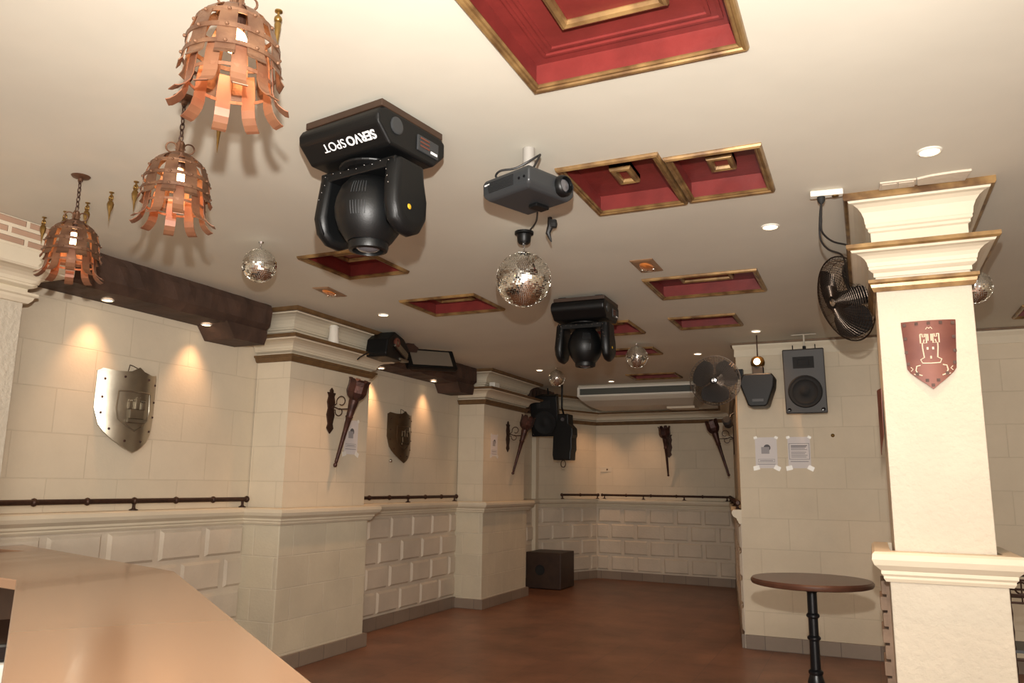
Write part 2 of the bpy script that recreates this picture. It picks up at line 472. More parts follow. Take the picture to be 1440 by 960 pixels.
# nearest pilaster with a brick neck, at the left edge of the picture
t = thing('wall_pilaster', 'cream pilaster with a red brick neck at the left edge, behind the counter', 'pilaster', (-4.6, 2.1, 0))
c = (-4.6, 2.1); up = rel([(-4.79, 1.4), (-4.43, 1.4), (-4.43, 2.9), (-4.79, 2.9)], c)
MB().prism(up, 0, HC - .005).build('shaft', 'rough_cream', t)
MB().sweep(up, [(-.02, 2.70), (.10, 2.70), (.10, 2.72), (.10, 2.72), (.03, 2.73), (.03, HC - .005), (-.02, HC - .005)]).build('neck_ledge', 'mould', t)
MB().sweep(up, [(.02, 2.775), (.16, 2.775), (.16, HC - .003), (.02, HC - .003)]).build('brick_neck', 'brick', t)
MB().sweep(up, LOWC[:-1] + [(.175, 2.77), (-.02, 2.77)]).build('lower_cornice', 'mould', t)
MB().sweep(up, shift(BAND, -.01)).build('band', 'mould', t)
mb = MB()
for i in range(9):
    z = 1.66 + i * .062; dx = (0, .025)[i % 2] + (.03 if i in (1, 2) else 0)
    mb.box((.17, .3, z), (.185 + dx, .58 - .03 * (i % 2), z + .05))
mb.build('brick_quoin', 'brickpl', t, bevel=.006)

# cornice along the back walls
cp = [Cc, A, B, (B[0] + .03, B[1] - .2)]
mb = MB(); path = [Cc, A, B, (-1.35, 9.34)]
struct(MB().sweep(path, TOPC).build('trim_4', 'mould'))
struct(MB().sweep(path, TOPR).build('trim_5', 'trimwood'))
struct(MB().sweep(path, LOWC).build('trim_6', 'mould'))
struct(MB().sweep(path, LOWR).build('trim_7', 'trimwood'))
struct(MB().sweep(path, BAND).build('trim_8', 'trimwood'))
struct(MB().sweep([(-1.17, 8.25), K, (5.0, 8.1)], [(-.01, 2.80), (.012, 2.80), (.015, 2.815), (.012, 2.87), (.03, 2.90), (.03, 2.94), (-.01, 2.94)]).build('trim_9', 'mould'))
struct(MB().sweep([(-1.17, 8.25), K, (5.0, 8.1)], [(.028, 2.918), (.045, 2.918), (.045, 2.94), (.028, 2.94)]).build('trim_10', 'trimwood'))
# white vertical strip at the end of the left wall
struct(MB().box((-4.80, 11.50, 0), (-4.73, 11.62, 2.52)).build('trim_11', 'mould'))

# ------------------------------------------------------------------ freestanding column
t = thing('stone_column', 'thick freestanding cream column with stepped cornices and a copper castle shield', 'column', (.3, 4.45, 0))
c = (.3, 4.45)
def rc(x0, x1, y0, y1): return rel([(x0, y0), (x1, y0), (x1, y1), (x0, y1)], c)
# clockwise seen from above turned so that the right of the path faces outwards
def out(path): return list(reversed(path)) if False else path
up = rc(.095, .505, 4.165, 4.735)
lo = rc(.065, .535, 4.135, 4.765)
MB().prism(up, 1.1, HC - .005).build('shaft', 'rough_cream', t, bevel=.004)
mb = MB().prism(lo, 0, 1.14); mb.build('lower_shaft', 'rough_cream', t, bevel=.006)
def ringsweep(prof, name, mt, path):
    MB().sweep(path, prof, closed=True).build(name, mt, t)
K1 = .60
ringsweep([(o * K1 if o > 0 else o, z) for o, z in TOPC], 'upper_cornice', 'mould', up)
ringsweep([(o * K1 if o > 0 else o, z) for o, z in TOPR], 'upper_cornice_rim', 'gold', up)
ringsweep([(o * K1 * 1.0 if o > 0 else o, z - .035) for o, z in LOWC], 'lower_cornice', 'mould', up)
ringsweep([(o * K1 * 1.0 if o > 0 else o, z - .035) for o, z in LOWR], 'lower_cornice_rim', 'gold', up)
ringsweep([(o * .6 if o > 0 else o, z - .055) for o, z in BAND], 'band', 'gold', up)
ringsweep([(o * .75 if o > 0 else o, z - .065) for o, z in LEDGE], 'ledge', 'mould', lo)
mb = MB()
for i in range(13):
    mb.box((-.272 - .008 * (i % 2), .04, .06 + i * .077), (-.235, .30, .06 + i * .077 + .066))
mb.build('brick_edge', 'brick_side', t, bevel=.005)
MB().box((-.25, .025, .0), (-.22, .295, 1.05)).build('mortar', 'brick_side', t)

# ------------------------------------------------------------------ ceiling coffers
CL = ['large red gilt-framed ceiling coffer nearest the camera, cut by the top edge', 'square red ceiling coffer with gold frame right behind the projector',
      'red gold-framed ceiling coffer touching the one behind the projector, on its right', 'wide red ceiling coffer beside the orange lens plate',
      'narrow red ceiling coffer behind the wide one, above the round fan', 'small red ceiling coffer partly hidden by the far moving head light',
      'red ceiling coffer behind the middle small mirror ball', 'farthest red ceiling coffer in front of the air conditioner',
      'square red ceiling coffer below the lens of the near moving head light', 'wide brownish red ceiling coffer left of the big mirror ball',
      'red ceiling coffer just cut off by the right edge of the picture']
for i, (x0, x1, y0, y1) in enumerate(COF):
    cx, cy = (x0 + x1) / 2, (y0 + y1) / 2; hx, hy = (x1 - x0) / 2, (y1 - y0) / 2
    t = thing('ceiling_coffer', CL[i], 'ceiling panel', (cx, cy, HC), 0, 'red coffered ceiling panels')
    q = lambda a, b: [(-a, -b), (a, -b), (a, b), (-a, b)]
    ax, ay = hx - .012, hy - .012
    D = .085
    kx, ky = (.18, .10) if i == 0 else (.052, .095) if i == 1 else (.06, .08) if i == 2 else (max(.08, hx * .48), hy * .30)
    mb = MB()
    mb.box((-kx, -ky, D - .022), (kx, ky, D))
    mb.box((-ax, -ay, D), (ax, ay, D + .012))
    for (a, b) in (((-ax, -ay, -.004), (-ax + .008, ay, D)), ((ax - .008, -ay, -.004), (ax, ay, D)), ((-ax, -ay, -.004), (ax, -ay + .008, D)), ((-ax, ay - .008, -.004), (ax, ay, D))):
        mb.box(a, b)
    if i == 0:      # stepped grooves of the large panel
        for k in (.05, .085):
            mb.sweep(q(ax - k - .008, ay - k - .008), [(-.012, D), (0, D), (0, D - .008), (-.012, D - .008)], closed=True)
    mb.build('red_tray', 'red', t)
    fr = [(-.034, 0), (-.036, -.006), (-.030, -.012), (-.022, -.012), (-.018, -.018), (-.009, -.020), (-.003, -.013), (0, -.004), (0, 0)]
    MB().sweep(q(hx, hy), fr, closed=True).build('outer_frame', 'gold', t)
    
    f2 = [(-.026, D), (-.030, D - .026), (-.026, D - .038), (-.014, D - .044), (-.004, D - .040), (0, D - .030), (0, D)]
    MB().sweep(q(kx, ky), f2, closed=True).build('inner_frame', 'gold', t)

# ------------------------------------------------------------------ dark beams over the left wall
def rbeam(y0, y1, label, lights):
    t = thing('ceiling_beam', label, 'beam', (-4.6, (y0 + y1) / 2, HC))
    c = (-4.6, (y0 + y1) / 2)
    rings = []
    n = 28
    for i in range(n + 1):
        y = y0 + (y1 - y0) * i / n - c[1]
        a, b, d_ = (random.uniform(-.008, .008) for _ in range(3))
        rings.append([Vector((-.195, y, 0)), Vector((.155 + a, y, 0)), Vector((.165 + b, y, -.05)), Vector((.16 + a, y, -.17)), Vector((.10 + b, y, -.225 + d_)), Vector((-.10, y, -.232 + d_)), Vector((-.195, y, -.23))])
    MB().loft(rings).build('beam_body', 'beam', t)
    # carved corbel block carrying the far end
    yb = y1 - c[1]
    MB().prism([(yb - .46, -.215), (yb - .36, -.34), (yb - .03, -.335), (yb - .005, -.27), (yb - .005, -.215)], -.19, .13,
               T=Matrix(((0, 0, 1, 0), (1, 0, 0, 0), (0, 1, 0, 0), (0, 0, 0, 1)))).build('corbel', 'beam', t)
    return t
rbeam(2.92, 5.0, 'dark timber beam over the wall with the big steel shield', 2)
rbeam(6.68, 8.80, 'dark timber beam with black stage lights mounted on it', 2)
rbeam(10.58, 11.55, 'short dark timber beam behind the left loudspeaker', 0)

def downlight(loc, label, power, tilt=(0, 0, -1), r=.042, angle=R(75), group='recessed halogen downlights'):
    t = thing('recessed_downlight', label, 'downlight', loc, 0, group)
    mb = MB().lathe([(r * .78, -.001), (r, -.001), (r * 1.0, -.005), (r * .82, -.008), (r * .74, -.004)], n=28)
    mb = MB(); mb.loft([[Vector((rr * math.cos(a * PI / 14), rr * math.sin(a * PI / 14), z)) for a in range(28)] for rr, z in ((r * .76, .0), (r, .0), (r, -.005), (r * .84, -.009), (r * .76, -.005), (r * .76, 0.0))], caps=False)
    mb.build('rim', 'white', t, smooth=True)
    MB().lathe([(.001, -.0055), (r * .6, -.0055), (r * .75, -.003), (r * .75, 0), (.001, 0)], n=24).build('bulb_glass', 'halogen', t, smooth=True)
    if power:
        lamp('lamp_light', 'SPOT', (0, 0, -.03), power, (1, .55, .29), .045, tilt, angle, 1.0, parent=t)
    return t
BL = (-4.66, 3.60, HC - .231)
downlight((-4.66, 3.63, HC - .236), 'halogen downlight in the beam above and left of the big shield', 15, (-.16, 0, -1))
downlight((-4.66, 4.52, HC - .236), 'halogen downlight in the beam right of the big shield', 15, (-.16, 0, -1))
downlight((-4.66, 6.98, HC - .236), 'halogen downlight in the beam just behind the wide pilaster', 22, (-.16, 0, -1))
downlight((-4.66, 8.10, HC - .236), 'halogen downlight in the beam over the right of the narrow shield', 14, (-.16, 0, -1))
for x, y, lab, p in ((.33, 3.635, 'recessed ceiling downlight nearest the camera, in front of the column', 30), (-.412, 4.42, 'ceiling downlight left of the column beside the dangling plug', 30),
                     (-.868, 7.48, 'ceiling downlight in front of the right wall loudspeaker', 24), (-1.62, 8.58, 'ceiling downlight left of the round fan', 24),
                     (-3.76, 5.63, 'ceiling downlight above the stage light on the beam', 36), (-3.73, 9.17, 'ceiling downlight beside the smallest mirror ball', 24),
                     (-3.19, 10.5, 'ceiling downlight just in front of the air conditioner', 24)):
    downlight((x, y, HC), lab, p, (0, 0, -1), r=.05, angle=R(110))
downlight((-4.0, 12.1, HC), 'ceiling downlight close to the back wall, left', 26, (-.1, .5, -1), angle=R(60))
downlight((-3.30, 12.1, HC), 'ceiling downlight close to the back wall, hidden by the air conditioner', 18, (0, .5, -1), angle=R(60))
downlight((-4.70, 11.22, HC - .236), 'downlight over the warm strip of wall behind the far pilaster', 45, (-.1, 0, -1), angle=R(80))

# ------------------------------------------------------------------ bar counter
cc = (-2.6, 2.4)
t = thing('bar_counter', 'long angled tan bar counter with glossy top', 'counter', (cc[0], cc[1], 0))
top = [(-4.76, 3.305), (-2.85, 2.70), (-1.05, 1.377), (-.25, .79), (-.75, .5), (-1.594, 1.097), (-3.13, 2.165), (-4.33, 2.33), (-4.33, 3.02), (-4.76, 3.02)]
MB().prism(rel(top, cc), 1.06, 1.10).build('countertop', 'counter', t, bevel=.004)
fp = [(-4.76, 3.10), (-2.90, 2.52), (-1.16, 1.24), (-.45, .72), (-.52, .63), (-1.24, 1.15), (-2.95, 2.40), (-4.76, 3.02)]
MB().prism(rel(fp, cc), 0, 1.06).build('front_panel', 'barfront', t)
t = thing('glass_washer', 'pale boxy bar appliance with black top, half hidden behind the counter edge', 'appliance', (-2.93, 1.99, .42), R(-34))
MB().box((-.3, -.2, 0), (.3, .2, .47)).build('body', 'white', t, bevel=.015)
MB().box((-.28, -.05, .47), (.28, .2, .53)).build('top_cover', 'blackg', t, bevel=.01)
MB().box((-.26, -.215, .30), (.26, -.2, .315)).build('door_seam', 'darkgrey', t)
MB().box((-.24, -.24, .38), (.24, -.2, .40)).build('door_handle', 'darkgrey', t, bevel=.004)
o = MB().box((-.32, -.22, 0), (.32, .22, .42)).build('bar_cabinet', 'darkgrey', None, bevel=.006); o.location = (-2.93, 1.99, 0); o.rotation_euler = (0, 0, R(-34)); tag(o, 'low dark cabinet under the appliance behind the bar', 'cabinet')

# ------------------------------------------------------------------ shields
def shield_outline(w, h, n=10, notch=.05):
    pts = []
    pts += [(-w / 2, h * .42), (-w * .40, h * .47), (-w * .2, h * .46), (0, h * .5 + notch * .2), (w * .2, h * .46), (w * .40, h * .47), (w / 2, h * .42)]
    for i in range(1, n):
        a = i / n
        pts.append((w / 2 * math.cos(a * PI / 2) ** .75 * (1 - .02 * a), h * .42 - (h * .92) * (a ** 1.15) * .62 - h * .92 * .38 * a ** 3))
    pts.append((0, -h * .5))
    L = [(-x, y) for x, y in reversed(pts[7:-1])]
    return pts + L

def curved_shield(name, w, h, mt, parent, depth=.07, t=.006, outline=None, nx=18, ny=22):
    """plate bent round a vertical axis; x along wall, y out of the wall, z up"""
    pts = outline
    zs = [p[1] for p in pts]
    bm = bmesh.new()
    # polygon clip by scanning columns of z for each x
    def span(x):
        ys_ = []
        for (x0, y0), (x1, y1) in zip(pts, pts[1:] + pts[:1]):
            if (x0 - x) * (x1 - x) <= 0 and abs(x1 - x0) > 1e-9:
                ys_.append(y0 + (y1 - y0) * (x - x0) / (x1 - x0))
        return (min(ys_), max(ys_)) if ys_ else (0, 0)
    X = [(-1 + 2 * i / nx) * w / 2 * .999 for i in range(nx + 1)]
    grid = []
    for x in X:
        a, b = span(x)
        grid.append([(x, a + (b - a) * j / ny) for j in range(ny + 1)])
    def P(x, z, off):
        k = (2 * x / w)
        return Vector((x, depth * (1 - k * k) + off, z))
    fr = [[bm.verts.new(P(x, z, t)) for x, z in g] for g in grid]
    bk = [[bm.verts.new(P(x, z, 0)) for x, z in g] for g in grid]
    for i in range(nx):
        for j in range(ny):
            bm.faces.new((fr[i][j], fr[i + 1][j], fr[i + 1][j + 1], fr[i][j + 1]))
            bm.faces.new((bk[i][j], bk[i][j + 1], bk[i + 1][j + 1], bk[i + 1][j]))
        bm.faces.new((fr[i][0], bk[i][0], bk[i + 1][0], fr[i + 1][0]))
        bm.faces.new((fr[i][ny], fr[i + 1][ny], bk[i + 1][ny], bk[i][ny]))
    for j in range(ny):
        bm.faces.new((fr[0][j], fr[0][j + 1], bk[0][j + 1], bk[0][j]))
        bm.faces.new((fr[nx][j], bk[nx][j], bk[nx][j + 1], fr[nx][j + 1]))
    mb = MB(); mb.bm.free(); mb.bm = bm
    return mb.build(name, mt, parent, smooth=True), P

def steel_shield(loc, rz, label, mt='steel', w=.50, h=.60):
    t = thing('wall_shield', label, 'shield', loc, rz)
    ol = [(-w / 2, h * .42), (-w * .45, h * .455), (-w * .3, h * .43), (-w * .12, h * .44), (0, h * .5), (w * .12, h * .44), (w * .3, h * .43), (w * .45, h * .455), (w / 2, h * .42),
          (w * .5, h * .2), (w * .5, 0), (w * .48, -h * .12), (w * .42, -h * .24), (w * .3, -h * .35), (w * .15, -h * .44), (0, -h * .5)]
    ol += [(-x, y) for x, y in reversed(ol[9:-1])]
    o, P = curved_shield('plate', w, h, mt, t, depth=.115 if mt == 'steel' else .075, outline=ol)
    for x, z in [(-.42, .33), (-.2, .37), (.2, .37), (.42, .33), (-.43, .12), (.43, .12), (-.43, -.06), (.43, -.06), (-.33, -.24), (.33, -.24), (-.13, -.37), (.13, -.37)]:
        p = P(x * w, z * h, .006); MB().lathe([(.009, 0), (.008, .004), (.004, .007), (.001, .008)], n=10, T=Matrix.Translation(p) @ Matrix.Rotation(-PI / 2, 4, 'X')).build('rivet', 'darkrust', t)
    # embossed inner shield with a castle
    def path3(pts, r, off=.008, close=False, mbx=None):
        mbx.tube([P(x * w, z * h, off) for x, z in pts], r, 6, loop=close)
    mb = MB()
    path3([(-.26, .2), (-.13, .205), (0, .2), (.13, .205), (.26, .2), (.27, 0), (.24, -.12), (.12, -.2), (0, -.25), (-.12, -.2), (-.24, -.12), (-.27, 0)], .006, .007, True, mb)
    mb.build('inner_shield_rim', mt, t, smooth=True)
    mb = MB()
    def em(x0, x1, z0, z1, th=.016):
        pa = P((x0 + x1) / 2 * w, 0, .004)
        mb.box((x0 * w, pa.y, z0 * h), (x1 * w, pa.y + th, z1 * h))
    em(-.15, .15, -.16, -.11); em(-.12, .12, -.11, .0); em(-.14, -.07, 0, .09); em(-.035, .035, 0, .13); em(.07, .14, 0, .09)
    for k in (-.15, -.115, -.08, -.045, .0, .045, .08, .115):
        em(k, k + .02, .09 if abs(k + .01) > .05 else .13, .115 if abs(k + .01) > .05 else .15)
    mb.build('castle_emblem', mt, t, bevel=.005)
    MB().tube([P(-.28 * w, .43 * h, -.003), Vector((-.05 * w, .02, .53 * h)), Vector((.0, .015, .54 * h)), P(.16 * w, .44 * h, -.003)], .003, 6).build('hanging_wire', 'iron', t)
    return t
# shields face +x on the left wall: local y -> world x
steel_shield((-4.80, 3.965, 1.985), -PI / 2, 'large polished steel shield with castle emblem on the near left wall')
steel_shield((-4.80, 7.60, 2.01), -PI / 2, 'narrow-looking tarnished shield on the wall between the two pilasters', 'darksteel', .50, .58)

# copper castle shield on the column
t = thing('copper_shield', 'flat copper shield with cut-out castle nailed to the column front', 'shield', (.308, 4.164, 2.13), PI)
w, h = .232, .33
ol = [(-w / 2, h * .5), (0, h * .5 + .0001), (w / 2, h * .5), (w * .495, 0), (w * .485, -h * .13), (w * .42, -h * .235), (w * .25, -h * .35), (w * .09, -h * .44), (0, -h * .5)]
ol += [(-x, y) for x, y in reversed(ol[3:-1])]
o, P = curved_shield('plate', w, h, 'copper', t, depth=.018, t=.004, outline=ol)
for x, z in [(-.44, .45), (-.22, .46), (0, .46), (.22, .46), (.44, .45), (-.44, .25), (.44, .25), (-.44, .05), (.44, .05), (-.42, -.12), (.42, -.12), (-.27, -.27), (.27, -.27), (-.1, -.37), (.1, -.37), (0, -.44)]:
    p = P(x * w, z * h, .004); MB().box((p.x - .007, p.y - .001, p.z - .007), (p.x + .007, p.y + .005, p.z + .007)).build('nail', 'iron', t)
mb = MB()
def cut(pts, r=.0030, close=False):
    mb.tube([P(x * w, z * h, .0045) for x, z in pts], r, 5, loop=close)
for sx in (-1, 1):
    cut([(sx * .17, .30), (sx * .17, .17), (sx * .14, .17), (sx * .14, .10), (sx * .12, -.04), (sx * .19, -.07), (sx * .16, -.12), (0, -.125)])
    cut([(sx * .17, .30), (sx * .13, .30), (sx * .13, .26), (sx * .09, .26), (sx * .09, .30), (sx * .06, .30), (sx * .06, .17), (sx * .12, .17), (sx * .10, .22)])
    cut([(sx * .2, -.15), (sx * .27, -.16), (sx * .29, -.22), (sx * .25, -.28), (sx * .18, -.30)], .003)
    cut([(sx * .38, -.17), (sx * .34, -.20), (sx * .38, -.23)], .002); cut([(sx * .33, -.27), (sx * .28, -.29)], .002)
    cut([(sx * .06, .37), (sx * .03, .40), (0, .38)], .002)
    mb.box(tuple(P(sx * .05 * w, .09 * h, .002) - Vector((.004, 0, .006))), tuple(P(sx * .05 * w, .09 * h, .007) + Vector((.004, 0, .006))))
cut([(-.03, .30), (-.03, .2)]); cut([(.03, .30), (.03, .2)]); cut([(0, -.02), (0, -.06)], .004)
mb.build('castle_cutout', 'mould', t)
# small copper shield on the column's left face, seen edge-on
t = thing('copper_shield', 'copper shield on the left side of the column, seen almost edge-on', 'shield', (.093, 4.50, 1.84), PI / 2)
w, h = .232, .33
curved_shield('plate', w, h, 'copper', t, depth=.018, t=.004, outline=ol)

# ------------------------------------------------------------------ wall torches
def torch(loc, rz, label):
    """bracket on the wall (local x out of the wall), torch leaning outwards at the top"""
    t = thing('wall_torch', label, 'torch', loc, rz, 'wrought iron torches on brackets')
    mb = MB()
    mb.prism([(1.9 * x_, y_) for x_, y_ in [(-.03, .0), (-.022, -.06), (-.03, -.12), (-.018, -.2), (-.026, -.24), (0, -.29), (.026, -.24), (.018, -.2), (.03, -.12), (.022, -.06), (.03, .0), (.022, .05), (.032, .085), (.012, .085), (.014, .105), (0, .13), (-.014, .105), (-.012, .085), (-.032, .085), (-.022, .05)]], .0, .012,
             T=Matrix(((0, 0, 1, 0), (1, 0, 0, 0), (0, 1, 0, 0), (0, 0, 0, 1)))).build('backplate', 'iron', t, bevel=.003)
    mb = MB()
    def scroll(cx, cz, r0, a0, a1, n=14, k=.45):
        return [Vector((cx + r0 * (1 - k * i / n) * math.cos(a0 + (a1 - a0) * i / n), 0, cz + r0 * (1 - k * i / n) * math.sin(a0 + (a1 - a0) * i / n))) for i in range(n + 1)]
    mb.tube([Vector((.01, 0, -.06)), Vector((.05, 0, -.05)), Vector((.10, 0, -.07)), Vector((.20, 0, -.07))], .006, 6)
    mb.tube([Vector((.01, 0, -.06))] + scroll(.12, .0, .055, PI * 1.1, -PI * .7), .005, 6)
    mb.tube([Vector((.01, 0, -.07))] + scroll(.10, -.09, .045, PI * .9, PI * 2.6), .005, 6)
    mb.build('scroll_arm', 'iron', t, smooth=True)
    b0, b1 = Vector((.09, 0, -.56)), Vector((.26, 0, .02))
    d = (b1 - b0); L = d.length; T = Matrix.Translation(b0) @ d.to_track_quat('Z', 'Y').to_matrix().to_4x4()
    MB().lathe([(.001, -.03), (.014, -.024), (.019, -.008), (.014, .006), (.011, .012), (.016, .02), (.015, .03), (.021, L * .5), (.028, L * .7), (.036, L * .72), (.030, L * .74), (.035, L * .84), (.046, L * .96), (.042, L)], n=12, T=T).build('shaft', 'rust' if False else 'darkrust', t, smooth=True)
    mb = MB()
    for i in range(8):
        a = 2 * PI * i / 8
        mb.ribbon([(.04, L - .01, .030), (.07, L + .02, .054), (.086, L + .06, .066), (.084, L + .12, .066), (.088, L + .16, .062), (.100, L + .18, .040)], a, .04, .003)
    mb.build('cup_leaves', 'darkrust', t, T=T)
    mb = MB().lathe([(.001, L + .0), (.05, L + .02), (.07, L + .06), (.07, L + .12), (.001, L + .125)], n=12, T=T).build('cup_lining', 'copper', t)
    return t
torch((-4.43, 5.84, 2.22), 0, 'wrought iron torch on the wide pilaster, above the paper notice')
torch((-4.43, 9.75, 2.22), 0, 'wrought iron torch on the far pilaster, left of the black loudspeaker')
torch((-2.93, 12.82, 2.25), -PI / 2, 'wrought iron torch in the middle of the back wall')
sd = Vector((K[0] - B[0], K[1] - B[1])).normalized()
torch((B[0] + sd.x * 1.42, B[1] + sd.y * 1.42, 2.24), PI - math.atan2(-sd.x, -sd.y) * 1.0, 'wrought iron torch leaning from the side wall below the round fan')

# ------------------------------------------------------------------ iron handrails above the ledge
def rail(p0, p1, z, label, ends=(1, 1), knobs=.36, off=0, nb=3, bend=None):
    p0, p1 = Vector((*p0, z)), Vector((*p1, z)); mid = (p0 + p1) / 2
    t = thing('iron_rail', label, 'rail', (mid.x, mid.y, 1.287))
    o0, o1 = p0 - mid, p1 - mid; dz = z - 1.287
    o0.z = o1.z = dz
    pts = [o0, o1] + ([bend - mid - Vector((0, 0, 1.287 - 0))] if bend else [])
    if bend: pts[-1].z = bend.z - 1.287
    MB().tube(pts, .0175, 10).build('bar', 'iron', t, smooth=True)
    L = (o1 - o0).length; d = (o1 - o0) / L
    n = max(2, int(L / knobs))
    for i in range(n + 1):
        p = o0 + d * L * i / n
        T = Matrix.Translation(p) @ d.to_track_quat('Z', 'Y').to_matrix().to_4x4()
        MB().lathe([(.017, -.016), (.024, -.009), (.027, 0), (.024, .009), (.017, .016)], n=12, T=T).build('collar', 'iron', t, smooth=True)
    for i in range(nb):
        p = o0 + d * L * (.02 + .96 * i / (nb - 1))
        mb = MB().cyl(p, (p.x, p.y, .0), .011, .011, 8)
        mb.lathe([(.03, 0), (.03, .005), (.014, .012), (.012, .02)], (p.x, p.y, 0), n=12)
        mb.build('bracket', 'iron', t)
    return t
rail((-4.74, 2.96), (-4.74, 5.19), 1.352, 'iron rail over the ledge below the big steel shield')
rail((-4.74, 6.60), (-4.74, 8.90), 1.345, 'iron rail over the ledge between the two pilasters')
nA = Vector((A[0] + .12, A[1] - .055)); nB = Vector((B[0] - .07, B[1] - .055))
rail((A[0] - .30, A[1] - .86), (nA.x - .05, nA.y - .06), 1.35, 'short iron rail over the slanted back left wall', nb=2)
rail((nA.x, nA.y), (nB.x, nB.y), 1.35, 'long iron rail over the ledge on the back wall', nb=4, bend=None)
s0 = Vector((B[0] - .05, B[1] - .15)) ; s1 = Vector((K[0] - .05, K[1] + .12))
rail((s0.x, s0.y), (s1.x, s1.y), 1.35, 'iron rail running along the side wall towards the camera', nb=4)

# ------------------------------------------------------------------ caged ceiling lamps
def cage_lamp(loc, label, drop=.30):
    """origin at the lowest point of the cage; drop = gap from crown to ceiling"""
    t = thing('cage_lamp', label, 'hanging lamp', loc, 0, 'rusty iron cage lamps')
    n = 10
    for i in range(n):
        a = 2 * PI * (i + .5) / n
        prof = [(.042, .292, .026), (.060, .288, .028), (.085, .268, .034), (.105, .235, .044), (.117, .195, .048), (.122, .155, .050), (.124, .125, .050), (.128, .105, .052), (.137, .092, .052)]
        MB().ribbon(prof, a, .038, .0025).build('outer_strap', 'rust', t)
    for i in range(n):
        a = 2 * PI * i / n
        prof = [(.102, .15, .034), (.107, .12, .038), (.110, .09, .040), (.113, .05, .040), (.120, .028, .040), (.132, .012, .040), (.147, .0, .040), (.157, -.003, .038)]
        MB().ribbon(prof, a, .036, .0025).build('inner_strap', 'rust_in', t)
    for r, z, hh in ((.050, .285, .016), (.102, .240, .014), (.1215, .182, .014), (.127, .130, .012)):
        MB().loft([[Vector((rr * math.cos(2 * PI * k / 40), rr * math.sin(2 * PI * k / 40), zz)) for k in range(40)] for rr, zz in ((r, z - hh / 2), (r + .003, z - hh / 2), (r + .003, z + hh / 2), (r, z + hh / 2), (r, z - hh / 2))], caps=False).build('hoop', 'rust', t)
    r, z, hh = .1115, .072, .010
    MB().loft([[Vector((rr * math.cos(2 * PI * k / 40), rr * math.sin(2 * PI * k / 40), zz)) for k in range(40)] for rr, zz in ((r, z - hh / 2), (r + .002, z - hh / 2), (r + .002, z + hh / 2), (r, z + hh / 2), (r, z - hh / 2))], caps=False).build('hoop', 'rust_in', t)
    rv = MB().sphere((0, 0, 0), .0055, 4).build('rivet', 'rust', t)
    for i in range(n):
        a = 2 * PI * (i + .5) / n
        for r, z in ((.107, .240), (.126, .182), (.131, .130)):
            if i or z < .2 or r > .11:
                q_ = rv.copy(); COL.objects.link(q_); q_.parent = t
            else: q_ = rv
            q_.location = (r * math.cos(a), r * math.sin(a), z)
    MB().lathe([(.05, .285), (.046, .30), (.03, .308), (.018, .315), (.014, .34), (.017, .352), (.012, .362), (.001, .364)], n=20).build('crown', 'rust', t, smooth=True)
    for i in range(4):
        a = PI / 4 + i * PI / 2
        pts = []
        for k in range(15):
            f = k / 14; ang = -PI * .5 + f * PI * 1.7; rr = .026 * (1 - .45 * f)
            pts.append(Vector(((.030 + rr * math.cos(ang)) * math.cos(a), (.030 + rr * math.cos(ang)) * math.sin(a), .335 + rr * math.sin(ang))))
        MB().tube(pts, .0035, 6).build('crown_scroll', 'rust', t, smooth=True)
    # holder, bulb
    MB().lathe([(.022, .24), (.026, .25), (.026, .30), (.015, .305)], n=16).build('lamp_holder', 'iron', t)
    MB().lathe([(.001, .172), (.020, .176), (.034, .192), (.036, .210), (.028, .228), (.014, .24), (.001, .241)], n=20).build('bulb', 'bulb', t, smooth=True)
    # chain
    top = .364 + drop
    mb = MB(); z = .362; k = 0
    while z < top - .03:
        T = Matrix.Translation((0, 0, z + .014)) @ Matrix.Rotation(PI / 2 * (k % 2) + .3, 4, 'Z')
        pts = [T @ Vector((.008 * math.cos(a * PI / 8), 0, .017 * math.sin(a * PI / 8))) for a in range(16)]
        mb.tube(pts, .0027, 5, loop=True); z += .026; k += 1
    mb.build('chain', 'iron', t, smooth=True)
    MB().lathe([(.001, top - .034), (.012, top - .03), (.012, top - .016), (.04, top - .008), (.046, top - .001), (.001, top - .001)], n=24).build('ceiling_rose', 'rust', t, smooth=True)
    lamp('lamp_light', 'POINT', (0, 0, .155), .9, (1, .40, .15), .025, parent=t)
    return t
for (x, y, lab) in ((-3.385, 2.42, 'rusty cage lamp farthest left, over the end of the dark beam'), (-2.30, 2.03, 'middle rusty cage lamp below the largest one'), (-1.43, 1.40, 'largest-looking cage lamp, glowing at the top edge')):
    cl_ = cage_lamp((x, y, HC - .56 * .9), lab, .56 - .364)
    cl_.scale = (.94, .94, .9)

def spike(x, y, label, ball=True):
    t = thing('ceiling_spike', label, 'ornament', (x, y, HC), 0, 'brass spikes hanging from the ceiling around the bar')
    MB().lathe([(.001, -.001), (.012, -.001), (.012, -.005), (.004, -.008), (.004, -.02), (.001, -.02)], n=12).build('stem', 'brass', t)
    if not ball:
        MB().tube([Vector((.012 * math.cos(a * PI / 9), 0, -.032 + .014 * math.sin(a * PI / 9))) for a in range(18)], .0045, 6, loop=True).build('ring', 'brass', t, smooth=True)
        MB().sphere((0, 0, -.032), .007, 6).build('bead', 'brass', t, smooth=True)
        MB().lathe([(.004, -.044), (.013, -.052), (.017, -.066), (.013, -.085), (.006, -.105), (.001, -.155)], n=8).build('point', 'brass', t, smooth=True)
        return
    MB().sphere((0, 0, -.030), .0125, 8).build('ball', 'brass', t, smooth=True)
    MB().lathe([(.004, -.04), (.009, -.043), (.011, -.05), (.008, -.075), (.001, -.16)], n=12).build('point', 'brass', t, smooth=True)
